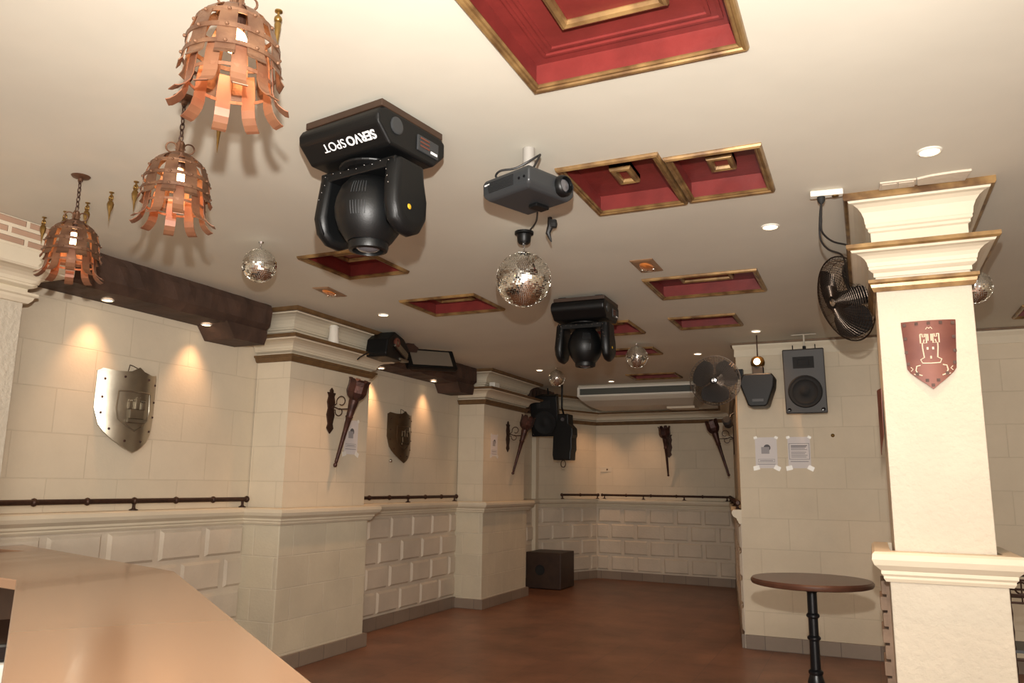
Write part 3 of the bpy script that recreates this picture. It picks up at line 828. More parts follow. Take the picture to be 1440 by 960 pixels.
for x, y, lab in ((-1.583, 1.72, 'big brass spike with ball, right of the largest cage lamp'), (-2.279, 2.19, 'brass spike pointing down between the two larger cage lamps'),
                  (-2.745, 2.50, 'brass spike half behind the middle cage lamp'), (-3.19, 2.573, 'brass spike just left of the middle cage lamp'),
                  (-3.431, 2.63, 'brass spike second left of the middle cage lamp'), (-3.684, 2.69, 'brass spike right of the farthest cage lamp chain'),
                  (-3.923, 2.74, 'brass spike just left of the farthest cage lamp chain'), (-4.124, 2.76, 'leftmost brass spike beside the brick neck'),
                  (-1.38, 1.36, 'brass spike tip cut off by the top edge')):
    spike(x, y, lab, x > -2.4)

# ------------------------------------------------------------------ mirror balls
def ball_mesh(rings, name):
    rnd = random.Random(3); mb = MB()
    r = 1.0
    for i in range(rings):
        t0, t1 = PI * i / rings, PI * (i + 1) / rings; tm = (t0 + t1) / 2
        n = max(4, int(2 * rings * math.sin(tm)))
        g = .07
        for k in range(n):
            a0, a1 = 2 * PI * (k + g) / n, 2 * PI * (k + 1 - g) / n
            u0, u1 = t0 + (t1 - t0) * g, t1 - (t1 - t0) * g
            q = [Vector((math.sin(u) * math.cos(a), math.sin(u) * math.sin(a), math.cos(u))) for u, a in ((u0, a0), (u1, a0), (u1, a1), (u0, a1))]
            cen = sum(q, Vector()) / 4; nn = cen.normalized()
            ax = Vector((rnd.uniform(-1, 1), rnd.uniform(-1, 1), rnd.uniform(-1, 1))).normalized()
            Rm = Matrix.Rotation(rnd.uniform(-.22, .22), 3, ax)
            outer = [cen + Rm @ (p - cen) for p in q]; inner = [p * .97 for p in q]
            vo = [mb.bm.verts.new(p) for p in outer]; vi = [mb.bm.verts.new(p) for p in inner]
            mb.bm.faces.new(vo)
            for e in range(4):
                mb.bm.faces.new((vo[e], vi[e], vi[(e + 1) % 4], vo[(e + 1) % 4]))
    me = bpy.data.meshes.new(name); mb.bm.normal_update(); mb.bm.to_mesh(me); mb.bm.free(); me.materials.append(M['mirror'])
    return me
BIG, SML = ball_mesh(44, 'mirror_tiles'), ball_mesh(26, 'mirror_tiles_small')
def mirror_ball(x, y, zc, r, label, motor=False, me=SML):
    t = thing('mirror_ball', label, 'mirror ball', (x, y, zc), 0, 'hanging mirror balls')
    o = bpy.data.objects.new('mirror_tiles', me); COL.objects.link(o); o.scale = (r, r, r); o.parent = t
    MB().sphere((0, 0, 0), r * .975, 16).build('core', 'ballcore', t, smooth=True)
    MB().lathe([(r * .22, r * .96), (r * .2, r * 1.02), (.008, r * 1.05), (.006, r * 1.1), (.001, r * 1.1)], n=16).build('cap', 'chrome', t, smooth=True)
    top = HC - zc
    mb = MB(); 
    z = r * 1.08; k = 0; end = top - (.07 if motor else .012)
    while z < end - .004:
        T = Matrix.Translation((0, 0, z + .007)) @ Matrix.Rotation(PI / 2 * (k % 2), 4, 'Z')
        mb.tube([T @ Vector((.005 * math.cos(a * PI / 6), 0, .010 * math.sin(a * PI / 6))) for a in range(12)], .0018, 5, loop=True); z += .015; k += 1
    mb.build('chain', 'chrome', t)
    if motor:
        MB().lathe([(.001, top - .07), (.03, top - .07), (.038, top - .06), (.042, top - .02), (.055, top - .015), (.055, top - .001), (.001, top - .001)], n=20).build('motor', 'black', t, smooth=True)
    else:
        MB().lathe([(.001, top - .014), (.012, top - .012), (.016, top - .001), (.001, top - .001)], n=12).build('ceiling_hook', 'chrome', t)
    return t
mirror_ball(-1.73, 4.0, 2.655, .158, 'largest mirror ball, below the projector', True, BIG)
mirror_ball(-3.30, 3.58, 2.79, .103, 'mirror ball at left, right of the cage lamps')
mirror_ball(-2.08, 7.75, 2.80, .112, 'mirror ball right of the far moving head light')
mirror_ball(-3.46, 9.07, 2.81, .102, 'smallest-looking mirror ball above the left loudspeaker')
mirror_ball(.60, 4.86, 2.60, .09, 'mirror ball mostly hidden behind the right side of the column')

# ------------------------------------------------------------------ moving head stage lights
def text_mesh(body, size, extr, parent, T, mt='label', name='lettering', bold=0.0, xs=1.0):
    cu = bpy.data.curves.new('txt', 'FONT'); cu.body = body; cu.size = size; cu.extrude = extr; cu.offset = bold
    cu.align_x = 'LEFT'
    tmp = bpy.data.objects.new('txt', cu); COL.objects.link(tmp)
    bpy.context.view_layer.update()
    me = bpy.data.meshes.new_from_object(tmp.evaluated_get(bpy.context.evaluated_depsgraph_get()))
    bpy.data.objects.remove(tmp)
    me.name = name; me.materials.clear(); me.materials.append(M[mt])
    o = bpy.data.objects.new(name, me); COL.objects.link(o); o.parent = parent
    o.matrix_local = T
    return o

def moving_head(loc, rz, label, lettering=True, tilt=0):
    """origin at the ceiling"""
    t = thing('moving_head_light', label, 'stage light', loc, rz, 'moving head lights under the ceiling')
    w, d = .43, .36
    # mounting plate and feet
    MB().box((-w / 2 + .02, -d / 2 - .005, -.050), (w / 2, d / 2, -.022)).build('mounting_plate', 'box', t, bevel=.003)
    mb = MB()
    for x in (-.15, .15):
        mb.box((x - .03, -.12, -.03), (x + .03, .12, -.001))
    mb.build('ceiling_clamps', 'blackm', t)
    # base: chamfered profile across y
    prof = [(-d / 2 - .01, -.06), (-d / 2 - .025, -.085), (-d / 2 - .02, -.12), (-d / 2 + .05, -.185), (d / 2 - .05, -.185), (d / 2 + .02, -.12), (d / 2 + .02, -.06), (d / 2 - .01, -.045), (-d / 2 + .01, -.045)]
    b_ = MB().loft([[Vector((x, y, z)) for y, z in prof] for x in (-w / 2, w / 2)]).build('base', 'black', t, bevel=.012, seg=3)
    MB().lathe([(.035, 0), (.034, .006), (.028, .008), (.001, .008)], n=20, T=Matrix.Translation((w / 2 - .002, -.10, -.10)) @ Matrix.Rotation(PI / 2, 4, 'Y')).build('fan_grille', 'darkgrey', b_)
    MB().box((w / 2 - .003, .02, -.15), (w / 2 + .006, .15, -.085)).build('connector_panel', 'darkgrey', b_, bevel=.003)
    mb = MB()
    for k in range(3): mb.box((w / 2 + .004, .035, -.10 - k * .016), (w / 2 + .009, .09, -.094 - k * .016))
    mb.build('display_keys', 'copper', b_)
    MB().box((w / 2 + .004, .10, -.14), (w / 2 + .008, .14, -.13)).build('label_strip', 'label', b_)
    if lettering:
        # slanted lower front face of the base
        p0 = Vector((0, -d / 2 - .02, -.12)); p1 = Vector((0, -d / 2 + .05, -.185))
        dn = (p1 - p0).normalized(); nrm = Vector((0, dn.z, -dn.y)).normalized()
        if nrm.y > 0: nrm = -nrm
        # upside down: text x runs towards -x, text y runs down the slope
        tx = Vector((-1, 0, 0)); ty = dn
        def TM(o): return Matrix(((tx.x, ty.x, nrm.x, o.x), (tx.y, ty.y, nrm.y, o.y), (tx.z, ty.z, nrm.z, o.z), (0, 0, 0, 1)))
        base = p0 + dn * .024 + nrm * .0015
        text_mesh('SERVO', .050, .001, b_, TM(base + Vector((.175, 0, 0))), name='lettering', bold=.0012)
        text_mesh('SPOT', .050, .001, b_, TM(base + Vector((.018, 0, 0))), name='lettering')
    # yoke
    y_ = MB().lathe([(.10, -.19), (.13, -.195), (.13, -.205), (.11, -.215), (.001, -.215)], n=28)
    y_.box((-.20, -.085, -.245), (.20, .085, -.205))
    yo = y_.build('yoke', 'black', t, bevel=.012)
    for sx in (-1, 1):
        pr = [(-.085, -.205), (.085, -.205), (.095, -.27), (.105, -.35), (.10, -.43), (.07, -.48), (.02, -.503), (-.04, -.498), (-.085, -.465), (-.105, -.40), (-.10, -.32)]
        x0, x1 = (.145, .215) if sx > 0 else (-.215, -.145)
        rings = []
        for x, k in ((x0, .92), (x0 + .02, 1.0), (x1 - .025, 1.0), (x1, .80)) if sx > 0 else ((x0, .80), (x0 + .025, 1.0), (x1 - .02, 1.0), (x1, .92)):
            cy, cz = 0, -.34
            rings.append([Vector((x + sx * .012 * min(1, max(0, (-.27 - z) / .1)), cy + (y - cy) * k, cz + (z - cz) * (k if z < -.3 else 1))) for y, z in pr])
        a_ = MB().loft(rings).build('yoke_arm', 'black', t, bevel=.014, seg=3, smooth=True)
        MB().lathe([(.012, 0), (.012, .006), (.006, .01), (.001, .01)], n=12, T=Matrix.Translation((sx * .218, -.02, -.40)) @ Matrix.Rotation(sx * PI / 2, 4, 'Y')).build('tilt_lock', 'yellowmetal', a_)
    # screws seen as pale dots
    mb = MB(); rnd = random.Random(5)
    for i in range(9):
        x = -.17 + .34 * i / 8
        mb.sphere((x, -.088, -.222 + .006 * (i % 2)), .0028, 4)
    for sx in (-1, 1):
        for k in range(3): mb.sphere((sx * (.165 + .01 * k), -.094 - .004 * k, -.26 - .03 * k), .0028, 4)
    mb.build('screws', 'chrome', t)
    # head
    T = Matrix.Translation((0, 0, -.37)) @ Matrix.Rotation(tilt, 4, 'X')
    prof = [(.001, .135), (.05, .132), (.085, .118), (.112, .085), (.128, .04), (.134, .0), (.130, -.04), (.115, -.085), (.092, -.12), (.08, -.135), (.001, -.135)]
    n = 36; rings = []
    for r, z in prof:
        rings.append([T @ Vector((r * math.cos(2 * PI * i / n), r * 1.08 * math.sin(2 * PI * i / n), z)) for i in range(n)])
    hd = MB().loft(rings).build('head', 'black', t, smooth=True)
    MB().lathe([(.078, -.13), (.080, -.15), (.076, -.165), (.062, -.168), (.06, -.155), (.001, -.155)], n=32, T=T).build('lens_ring', 'black', hd, smooth=True)
    MB().lathe([(.001, -.172), (.03, -.168), (.048, -.158), (.001, -.156)], n=24, T=T).build('lens', 'glass', hd, smooth=True)
    for z0 in (.03, -.055):
        mb = MB()
        for k in range(6):
            a = -.92 - k * .085
            pts = []
            for f in range(6):
                z = z0 + .05 * f / 5; r = .1345 - abs(z) ** 2 * 3.2
                pts.append(T @ Vector((r * math.cos(a), r * 1.08 * math.sin(a), z)))
            mb.tube(pts, .0017, 5)
        mb.build('cooling_vent', 'darkgrey', hd)
    # power lead looping at the left
    MB().tube([Vector((-.20, .0, -.15)), Vector((-.215, -.03, -.20)), Vector((-.20, -.05, -.24)), Vector((-.16, -.05, -.25))], .004, 6).build('power_lead', 'cable', t, smooth=True)
    return t
moving_head((-1.755, 2.50, HC), R(-9), 'near black moving head stage light with white lettering on its base')
moving_head((-1.945, 5.72, HC), R(0), 'far black moving head stage light behind the big mirror ball', lettering=False)

# ------------------------------------------------------------------ projector
t = thing('projector', 'dark grey projector on a short grey ceiling pole', 'projector', (-1.26, 2.955, HC), R(-22))
MB().cyl((0, 0, -.001), (0, 0, -.15), .026, .026, 20).build('ceiling_pole', 'polegrey', t, smooth=True)
b_ = MB().loft([[Vector((x, y, z)) for x, y in ((-hx, -hy), (hx, -hy), (hx, hy), (-hx, hy))] for hx, hy, z in ((.12, .12, -.245), (.14, .138, -.225), (.142, .14, -.165), (.13, .13, -.15))]).build('casing', 'darkgrey', t, bevel=.012, seg=3)
mb = MB()
for k in range(7): mb.box((-.11 + k * .002, -.1425, -.175 - k * .007), (.05, -.138, -.172 - k * .007))
mb.build('vents', 'blackm', b_)
MB().box((-.125, -.1425, -.182), (-.095, -.1385, -.176)).build('label_strip', 'label', b_)
for k in range(2): pass
mb = MB()
for k in range(2): mb.lathe([(.006, 0), (.006, .003), (.001, .003)], n=10, T=Matrix.Translation((.085 + k * .03, -.139, -.20)) @ Matrix.Rotation(PI / 2, 4, 'X'))
mb.build('sockets', 'blackg', b_)
Tl = Matrix.Translation((.135, .06, -.195)) @ Matrix.Rotation(PI / 2, 4, 'Y')
MB().lathe([(.046, 0), (.046, .02), (.04, .032), (.036, .034), (.034, .015), (.001, .015)], n=28, T=Tl).build('lens_barrel', 'black', b_, smooth=True)
MB().lathe([(.033, .012), (.025, .022), (.001, .026)], n=24, T=Tl).build('lens_glass', 'glass', b_, smooth=True)
MB().box((-.02, .02, -.262), (.03, .10, -.245)).build('foot', 'black', b_, bevel=.004)
MB().tube(spline([(-.06, -.10, -.155), (-.09, -.11, -.135), (-.06, -.11, -.118), (.0, -.08, -.115), (.05, -.05, -.09), (.10, -.04, -.075), (.125, -.06, -.09), (.128, -.09, -.14), (.125, -.11, -.175)]), .0048, 7).build('cable', 'cable', t, smooth=True)
o = MB().tube(spline([(-1.30, 3.16, 2.80), (-1.40, 3.4, 2.86), (-1.55, 3.75, 2.905), (-1.66, 3.93, 2.925)]), .005, 6).build('hanging_cable', 'cable', None, smooth=True)
tag(o, 'black cable from the projector back to the mirror ball motor', 'cable')
t = thing('bunched_plug', 'small dark bundle of cable and plug dangling behind the projector', 'cable bundle', (-1.50, 3.82, HC))
MB().tube([(0, 0, -.001), (.005, .0, -.05), (-.01, 0, -.09), (.01, .0, -.14)], [.012, .02, .014, .004], 8).build('wrapped_wire', 'cable', t, smooth=True)
MB().lathe([(.001, -.06), (.02, -.06), (.024, -.04), (.02, -.02), (.001, -.02)], (0.02, 0, 0), n=10).build('plug', 'blackm', t)

# ------------------------------------------------------------------ fans
def fan(loc, aim, r, label, bracket):
    t = thing('wall_fan', label, 'fan', loc)
    Q = Vector(aim).to_track_quat('Z', 'Y').to_matrix().to_4x4()
    mb = MB()
    for k in range(1, 23):
        f = k / 22; rr = r * f; z = .085 * (1 - f ** 3)
        mb.tube([Q @ Vector((rr * math.cos(a * PI / 20), rr * math.sin(a * PI / 20), z)) for a in range(40)], .0014 if k < 22 else .005, 4, loop=True)
    for i in range(56):
        a = 2 * PI * i / 56
        mb.tube([Q @ Vector((r * f * math.cos(a + f * .25), r * f * math.sin(a + f * .25), .087 * (1 - f ** 3))) for f in (.15, .4, .65, .85, 1)], .0012, 4)
    mb.build('front_grille', 'fancage', t)
    mb = MB()
    for k in range(3, 9):
        f = k / 8; rr = r * f; z = -.09 * (1 - f ** 4)
        mb.tube([Q @ Vector((rr * math.cos(a * PI / 20), rr * math.sin(a * PI / 20), z)) for a in range(40)], .002, 4, loop=True)
    for i in range(28):
        a = 2 * PI * i / 28
        mb.tube([Q @ Vector((r * f * math.cos(a), r * f * math.sin(a), -.092 * (1 - f ** 4))) for f in (.3, .6, .85, 1)], .0012, 4)
    mb.build('rear_grille', 'fancage', t)
    for i in range(3):
        a0 = 2 * PI * i / 3 + .5; rings = []
        for k in range(7):
            f = k / 6; rr = r * (.12 + .78 * f); wd = .8 + 1.2 * math.sin(PI * min(1, .15 + f * .75)); 
            ring_f, ring_b = [], []
            for s_ in range(7):
                a = a0 + (s_ / 6 - .5) * wd; z = .025 - .05 * s_ / 6
                ring_f.append(Q @ Vector((rr * math.cos(a), rr * math.sin(a), z + .002))); ring_b.append(Q @ Vector((rr * math.cos(a), rr * math.sin(a), z - .002)))
            rings.append(ring_f + ring_b[::-1])
        MB().loft(rings).build('blade', 'fanblade', t, smooth=True)
    MB().lathe([(.001, .092), (.022, .09), (.024, .084), (.001, .083)], n=20, T=Q).build('badge', 'chrome', t)
    MB().lathe([(.05, -.03), (.05, .03), (.03, .04), (.001, .042)], n=20, T=Q).build('hub', 'black', t, smooth=True)
    MB().lathe([(.001, -.22), (.05, -.215), (.062, -.19), (.062, -.11), (.05, -.09), (.001, -.09)], n=20, T=Q).build('motor', 'black', t, smooth=True)
    b0 = Q @ Vector((0, 0, -.17))
    pts = [b0, b0 + Vector((0, 0, -.0))] if False else [b0, (b0 + Vector(bracket)) / 2, Vector(bracket)]
    mb = MB().tube(pts, .014, 8); mb.ctr(bracket, (.07, .07, .09)); mb.build('bracket', 'black', t)
    return t
fan((-1.27, 7.55, 2.50), (.05, -1, -.12), .235, 'round black wall fan on the wall corner', (.16, .50, .12))
fan((-.055, 4.90, 2.60), (-.80, -.52, -.30), .255, 'round wire fan seen half behind the column', (.10, -.05, .20))
# mounting straps of the corner fan
# ------------------------------------------------------------------ loudspeakers
def speaker(loc, rz, label, w, h, d, tilt, mt='spkgrey', bracket=True, mount=(0, .0)):
    t = thing('loudspeaker', label, 'loudspeaker', loc, rz)
    T = Matrix.Rotation(tilt, 4, 'X')
    pl = [(-w / 2, -d / 2), (w / 2, -d / 2), (w * .36, d / 2), (-w * .36, d / 2)]
    cab = MB().prism(pl, -h / 2, h / 2, T=T).build('cabinet', mt, t, bevel=.012, seg=3)
    F = T @ Matrix.Translation((0, -d / 2, 0)) @ Matrix.Rotation(PI / 2, 4, 'X')
    MB().loft([[F @ Vector((x * k, .29 * h + (y - .29 * h) * k, z)) for x, y in ((-.2 * w * 1.25, .20 * h), (.2 * w * 1.25, .20 * h), (.2 * w * 1.25, .38 * h), (-.2 * w * 1.25, .38 * h))] for k, z in ((1, -.001), (1, .004), (.55, .003), (.5, .001))]).build('horn', 'blackm', cab)
    rr = w * .38
    prof = [(rr * 1.08, 0), (rr * 1.08, .006), (rr, .012), (rr * .93, .008), (rr * .8, .012), (rr * .72, .006), (rr * .35, -.0), (rr * .3, .004), (rr * .12, .01), (.001, .011)]
    MB().lathe([(r_, z) for r_, z in prof], (0, -h * .16, 0), n=36, T=F).build('woofer', 'blackm', cab, smooth=True)
    mb = MB()
    for sx in (-1, 1):
        mb.lathe([(.018, 0), (.018, .004), (.012, .002), (.001, .001)], (sx * w * .40, -h * .44, 0), n=14, T=F)
    mb.build('ports', 'blackg', cab)
    if bracket:
        top = HC - loc[2]
        mb = MB()
        mb.cyl((0, 0, h * .5 * .98), (0, 0, top), .008, .008, 10)
        mb.ctr((0, 0, top - .003), (.22, .05, .006))
        mb.build('ceiling_bracket', 'aircon', t)
        for sx in (-1, 1): MB().cyl((sx * .1, -.05, h / 2 - .02), (sx * .1, -.05, h / 2 + .035), .005, .005, 8).build('mounting_stud', 'black', t)
        MB().lathe([(.001, h / 2), (.016, h / 2), (.016, h / 2 + .03), (.001, h / 2 + .03)], n=12).build('swivel', 'black', t)
    return t
speaker((-.475, 7.83, 2.50), R(-2), 'grey-black loudspeaker hung in front of the right wall', .37, .60, .27, R(9))
t_ = speaker((-4.33, 10.95, 2.53), R(4), 'black loudspeaker at the back left over the dark box', .42, .60, .30, R(12), 'black', bracket=False)
mb = MB().cyl((0, .1, .22), (0, .02, HC - 2.53), .012, .012, 8); mb.build('ceiling_bracket', 'black', t_)

# ------------------------------------------------------------------ hanging effect lights
t = thing('scanner_light', 'tall black effect light hanging beside the left loudspeaker', 'stage light', (-3.90, 10.6, 2.50))
MB().prism([(-.09, 0), (.07, 0), (.075, -.14), (.135, -.20), (.14, -.30), (.125, -.34), (.125, -.50), (.11, -.54), (.105, -.65), (-.15, -.65), (-.165, -.58), (-.155, -.30), (-.13, -.18), (-.10, -.14)], -.11, .11,
           T=Matrix(((1, 0, 0, 0), (0, 0, 1, 0), (0, 1, 0, 0), (0, 0, 0, 1)))).build('casing', 'black', t, bevel=.012, seg=2)
MB().lathe([(.028, 0), (.026, .01), (.001, .012)], n=16, T=Matrix.Translation((-.01, -.11, -.08)) @ Matrix.Rotation(PI / 2, 4, 'X')).build('mirror_lens', 'glass', t)
MB().tube([Vector((-.04 + .035 * math.cos(a * PI / 8), 0, -.70 + .05 * math.sin(a * PI / 8))) for a in range(16)], .006, 6, loop=True).build('safety_loop', 'iron', t, smooth=True)
MB().tube([Vector((-.03, 0, -.01)), Vector((-.08, .05, .10)), Vector((-.09, .08, HC - 2.5 - .001))], .014, 8).build('ceiling_bracket', 'black', t)

t = thing('effect_light', 'black effect light with glowing lens on top, on the right wall corner', 'stage light', (-.89, 7.70, 2.48))
MB().prism([(-.145, .04), (-.12, .075), (.13, .075), (.155, .04), (.145, -.05), (.085, -.22), (.06, -.235), (-.07, -.235), (-.09, -.22), (-.16, -.02)], -.12, .12,
           T=Matrix(((1, 0, 0, 0), (0, 0, 1, 0), (0, 1, 0, 0), (0, 0, 0, 1)))).build('casing', 'black', t, bevel=.012)
MB().box((-.05, -.05, .07), (.05, .05, .15)).build('neck', 'blackm', t, bevel=.006)
MB().box((-.055, -.06, .074), (.055, -.045, .084)).build('silver_clip', 'chrome', t)
MB().lathe([(.001, .145), (.04, .148), (.062, .17), (.066, .20), (.055, .235), (.035, .25), (.001, .252)], n=24).build('mirror_drum', 'brass', t, smooth=True)
MB().lathe([(.03, 0), (.026, .014), (.001, .02)], n=18, T=Matrix.Translation((0, -.058, .195)) @ Matrix.Rotation(PI / 2, 4, 'X')).build('glowing_lens', 'halogen', t, smooth=True)
MB().box((-.05, -.124, -.19), (.05, -.118, -.165)).build('badge', 'darkgrey', t)
MB().tube([Vector((0, .10, .0)), Vector((0, .25, .03)), Vector((0, .395, .05))], .015, 8).build('wall_bracket', 'black', t)
mb = MB().cyl((0, .0, .24), (.0, .0, HC - 2.481), .006, .006, 8); mb.build('hanging_rod', 'iron', t)

t = thing('spot_fixture', 'small dark spotlight on the side wall beneath the round fan', 'stage light', (-1.36, 8.80, 2.20))
MB().lathe([(.03, -.06), (.05, -.05), (.052, .05), (.035, .065), (.001, .066)], n=18, T=Matrix.Rotation(R(70), 4, 'X')).build('can', 'blackm', t, smooth=True)
MB().tube([Vector((0, 0, 0)), Vector((.03, .05, .08)), Vector((.06, .06, .10))], .012, 6).build('bracket', 'black', t)

# stage lights mounted on the second beam
t = thing('scanner_projector', 'black scanner stage light clamped to the beam end beside the wide pilaster', 'stage light', (-4.20, 6.42, 2.80), R(8))
MB().prism([(-.30, -.10), (-.27, .04), (-.12, .135), (.10, .10), (.22, .02), (.24, -.06), (.12, -.10), (.05, -.13), (-.28, -.13)], -.11, .11,
           T=Matrix(((0, 0, 1, 0), (1, 0, 0, 0), (0, 1, 0, 0), (0, 0, 0, 1)))).build('casing', 'black', t, bevel=.012)
MB().box((.112, -.14, -.055), (.135, .16, .01), T=Matrix.Rotation(R(-18), 4, 'X')).build('metal_strip', 'steel', t, bevel=.004)
MB().lathe([(.045, 0), (.05, .02), (.04, .03), (.001, .02)], n=20, T=Matrix.Translation((.11, -.10, .03)) @ Matrix.Rotation(PI / 2, 4, 'Y')).build('lens', 'copper', t, smooth=True)
MB().box((.05, .0, -.12), (.12, .2, -.10)).build('bracket_plate', 'steel', t)
MB().tube([Vector((0, -.28, -.10)), Vector((-.03, -.40, -.11)), Vector((-.06, -.50, -.17)), Vector((-.05, -.56, -.20))], .006, 6).build('power_lead', 'cable', t, smooth=True)
t = thing('flood_light', 'flat black floodlight with grey glass tilted on the second beam', 'stage light', (-4.17, 7.16, 2.79), R(-32))
T = Matrix.Rotation(R(-28), 4, 'Y') @ Matrix.Rotation(R(3), 4, 'X')
MB().box((-.03, -.30, -.12), (.03, .30, .12), T=T).build('housing', 'black', t, bevel=.012)
MB().box((.028, -.24, -.09), (.036, .24, .09), T=T).build('glass', 'greyglass', t)
MB().prism([(-.24, .10), (-.20, .20), (-.17, .12), (-.12, .13), (-.09, .21), (-.05, .12), (-.0, .09), (-.02, .04), (-.24, .04)], -.05, .02,
           T=Matrix(((0, 0, 1, 0), (1, 0, 0, 0), (0, 1, 0, 0), (0, 0, 0, 1))) @ Matrix.Translation((-.15, .02, 0))).build('clamp', 'iron', t)
MB().tube([Vector((-.03, .0, 0)), Vector((-.13, .0, .03)), Vector((-.25, .0, .05))], .015, 6).build('bracket', 'iron', t)

# ------------------------------------------------------------------ air conditioner
t = thing('air_conditioner', 'long cream ceiling-mounted air conditioner at the back', 'air conditioner', (-2.94, 11.15, HC))
L2 = .86
MB().loft([[Vector((x, y, z)) for x, y, z in ((-a, -.30, -.001), (a, -.30, -.001), (a, .45, -.001), (-a, .45, -.001))] if z0 is None else
           [Vector((x, y, z0)) for x, y in ((-a, f), (a, f), (a, .45), (-a, .45))] for a, f, z0 in ((L2, -.33, -.001), (L2, -.33, -.175), (L2 - .04, -.28, -.225), (L2 - .10, -.05, -.29), (L2 - .14, .20, -.31))]).build('casing', 'aircon', t, bevel=.012, seg=2)
g_ = MB().box((-L2 + .04, -.340, -.145), (L2 - .03, -.326, -.055)).build('outlet_grille', 'aircongrille', t)
mb = MB(); mb.box((-L2, -.352, -.168), (L2, -.328, -.145)); mb.box((-L2, -.348, -.055), (L2, -.328, -.032)); mb.box((-L2, -.35, -.168), (-L2 + .035, -.328, -.035)); mb.build('grille_surround', 'white', t, bevel=.003)
MB().box((.35, .1, -.33), (.75, .4, -.30)).build('drain_tray', 'mould', t)

# ------------------------------------------------------------------ paper notices
def notice(loc, rz, w, h, label, kind):
    t = thing('paper_notice', label, 'notice', loc, rz)
    MB().box((-w / 2, -.002, -h / 2), (w / 2, -.0005, h / 2)).build('sheet', 'paper', t)
    mb = MB(); ml = MB()
    if kind == 1:
        mb.lathe([(.032, 0), (.032, .0006), (.001, .0006)], (.01, h * .16, .002), n=24, T=Matrix.Rotation(PI / 2, 4, 'X'))
        ml.box((-.045, -.0028, -.01), (.03, -.002, .055))
        for z in (-.065, -.092): ml.box((-w * .38, -.0028, z), (w * .38, -.002, z + .004))
        ml.box((-w * .38, -.0028, -.092), (-w * .365, -.002, -.062)); ml.box((w * .365, -.0028, -.092), (w * .38, -.002, -.062))
        ml.box((-w * .3, -.0028, -.082), (w * .3, -.002, -.074)); ml.box((-w * .4, -.0028, -.115), (w * .4, -.002, -.108))
    else:
        for z in (.085, -.065): mb.box((-w * .45, -.0028, z), (w * .45, -.002, z + .003))
        for x in (-.45, .44): mb.box((w * x, -.0028, -.065), (w * (x + .015), -.002, .088))
        for k, z in enumerate((.062, .05, .036, .024, .0, -.014, -.03, -.046)):
            (mb if k < 2 else ml).box((-w * .36, -.0028, z), (w * (.36 - .05 * (k % 3)), -.002, z + .007))
        ml.box((-w * .4, -.0028, -.09), (w * .4, -.002, -.082))
    mb.build('dark_print', 'ink', t); ml.build('pale_print', 'inklight', t)
    for sx, sz in ((-1, 1), (1, 1), (-1, -1), (1, -1)):
        s_ = .018 if sz > 0 else .032
        MB().prism([(-s_, -s_ * .6), (s_ * .9, -s_ * .8), (s_, s_ * .5), (-s_ * .7, s_ * .7)], 0, .0012, T=Matrix.Translation((sx * w * .48, -.0022, sz * h * .49)) @ Matrix.Rotation(R(20 * sx), 4, 'Y') @ Matrix.Rotation(PI / 2, 4, 'X')).build('tape', 'tape', t)
    return t
notice((-.893, 8.10, 1.84), 0, .205, .30, 'taped notice with a round dark picture, left of the two on the right wall', 1)
notice((-.588, 8.10, 1.84), 0, .205, .30, 'taped notice with boxed text, right of the two on the right wall', 2)
notice((-4.43, 6.18, 1.92), PI / 2, .21, .32, 'pale notice on the wide pilaster beside the torch', 1)
notice((-4.43, 9.33, 2.00), PI / 2, .2, .28, 'pale notice on the far pilaster', 1)

# ------------------------------------------------------------------ small fittings
t = thing('ceiling_socket', 'double white ceiling socket with a black plug in it', 'socket', (-.10, 3.965, HC), R(6))
MB().box((-.075, -.022, -.03), (.075, .022, -.001)).build('plate', 'white', t, bevel=.004)
MB().lathe([(.017, 0), (.015, -.004), (.001, -.003)], (.04, 0, -.03), n=16).build('empty_outlet', 'brass', t)
MB().lathe([(.019, 0), (.018, -.02), (.008, -.035), (.001, -.036)], (-.025, 0, -.03), n=16).build('black_plug', 'blackm', t, smooth=True)
o = MB().tube(spline([(-.125, 3.96, 2.88), (-.13, 3.965, 2.80), (-.13, 3.99, 2.74), (-.09, 4.06, 2.71), (-.03, 4.14, 2.708), (.02, 4.22, 2.71), (.075, 4.4, 2.73)]), .005, 7).build('power_cable', 'cable', None, smooth=True)
tag(o, 'black cable hanging from the ceiling socket to the column', 'cable')
o = MB().tube(spline([(-.127, 3.975, 2.88), (-.138, 3.985, 2.80), (-.14, 4.0, 2.71), (-.11, 4.06, 2.67), (-.05, 4.16, 2.66), (-.035, 4.4, 2.65), (-.03, 4.8, 2.63)]), .005, 7).build('power_cable', 'cable', None, smooth=True)
tag(o, 'second, lower looping cable from the same plug to the fan', 'cable')
t = thing('vent_cover', 'small cream double vent plate on the ceiling before the column', 'vent cover', (.215, 3.985, HC), R(2))
MB().box((-.078, -.045, -.010), (.078, .05, -.001)).build('plate', 'dado', t, bevel=.003)
MB().box((-.068, -.03, -.013), (-.005, .04, -.009)).build('flap', 'dado', t); MB().box((.005, -.03, -.013), (.068, .04, -.009)).build('flap', 'dado', t)
t = thing('vent_cover', 'larger arched cream access plate on the ceiling before the column', 'vent cover', (.405, 3.965, HC), R(3))
MB().prism([(-.10, .065), (-.11, -.02), (-.06, -.04), (0, -.05), (.06, -.055), (.11, -.055), (.10, .065)], -.012, -.001).build('plate', 'dado', t, bevel=.002)

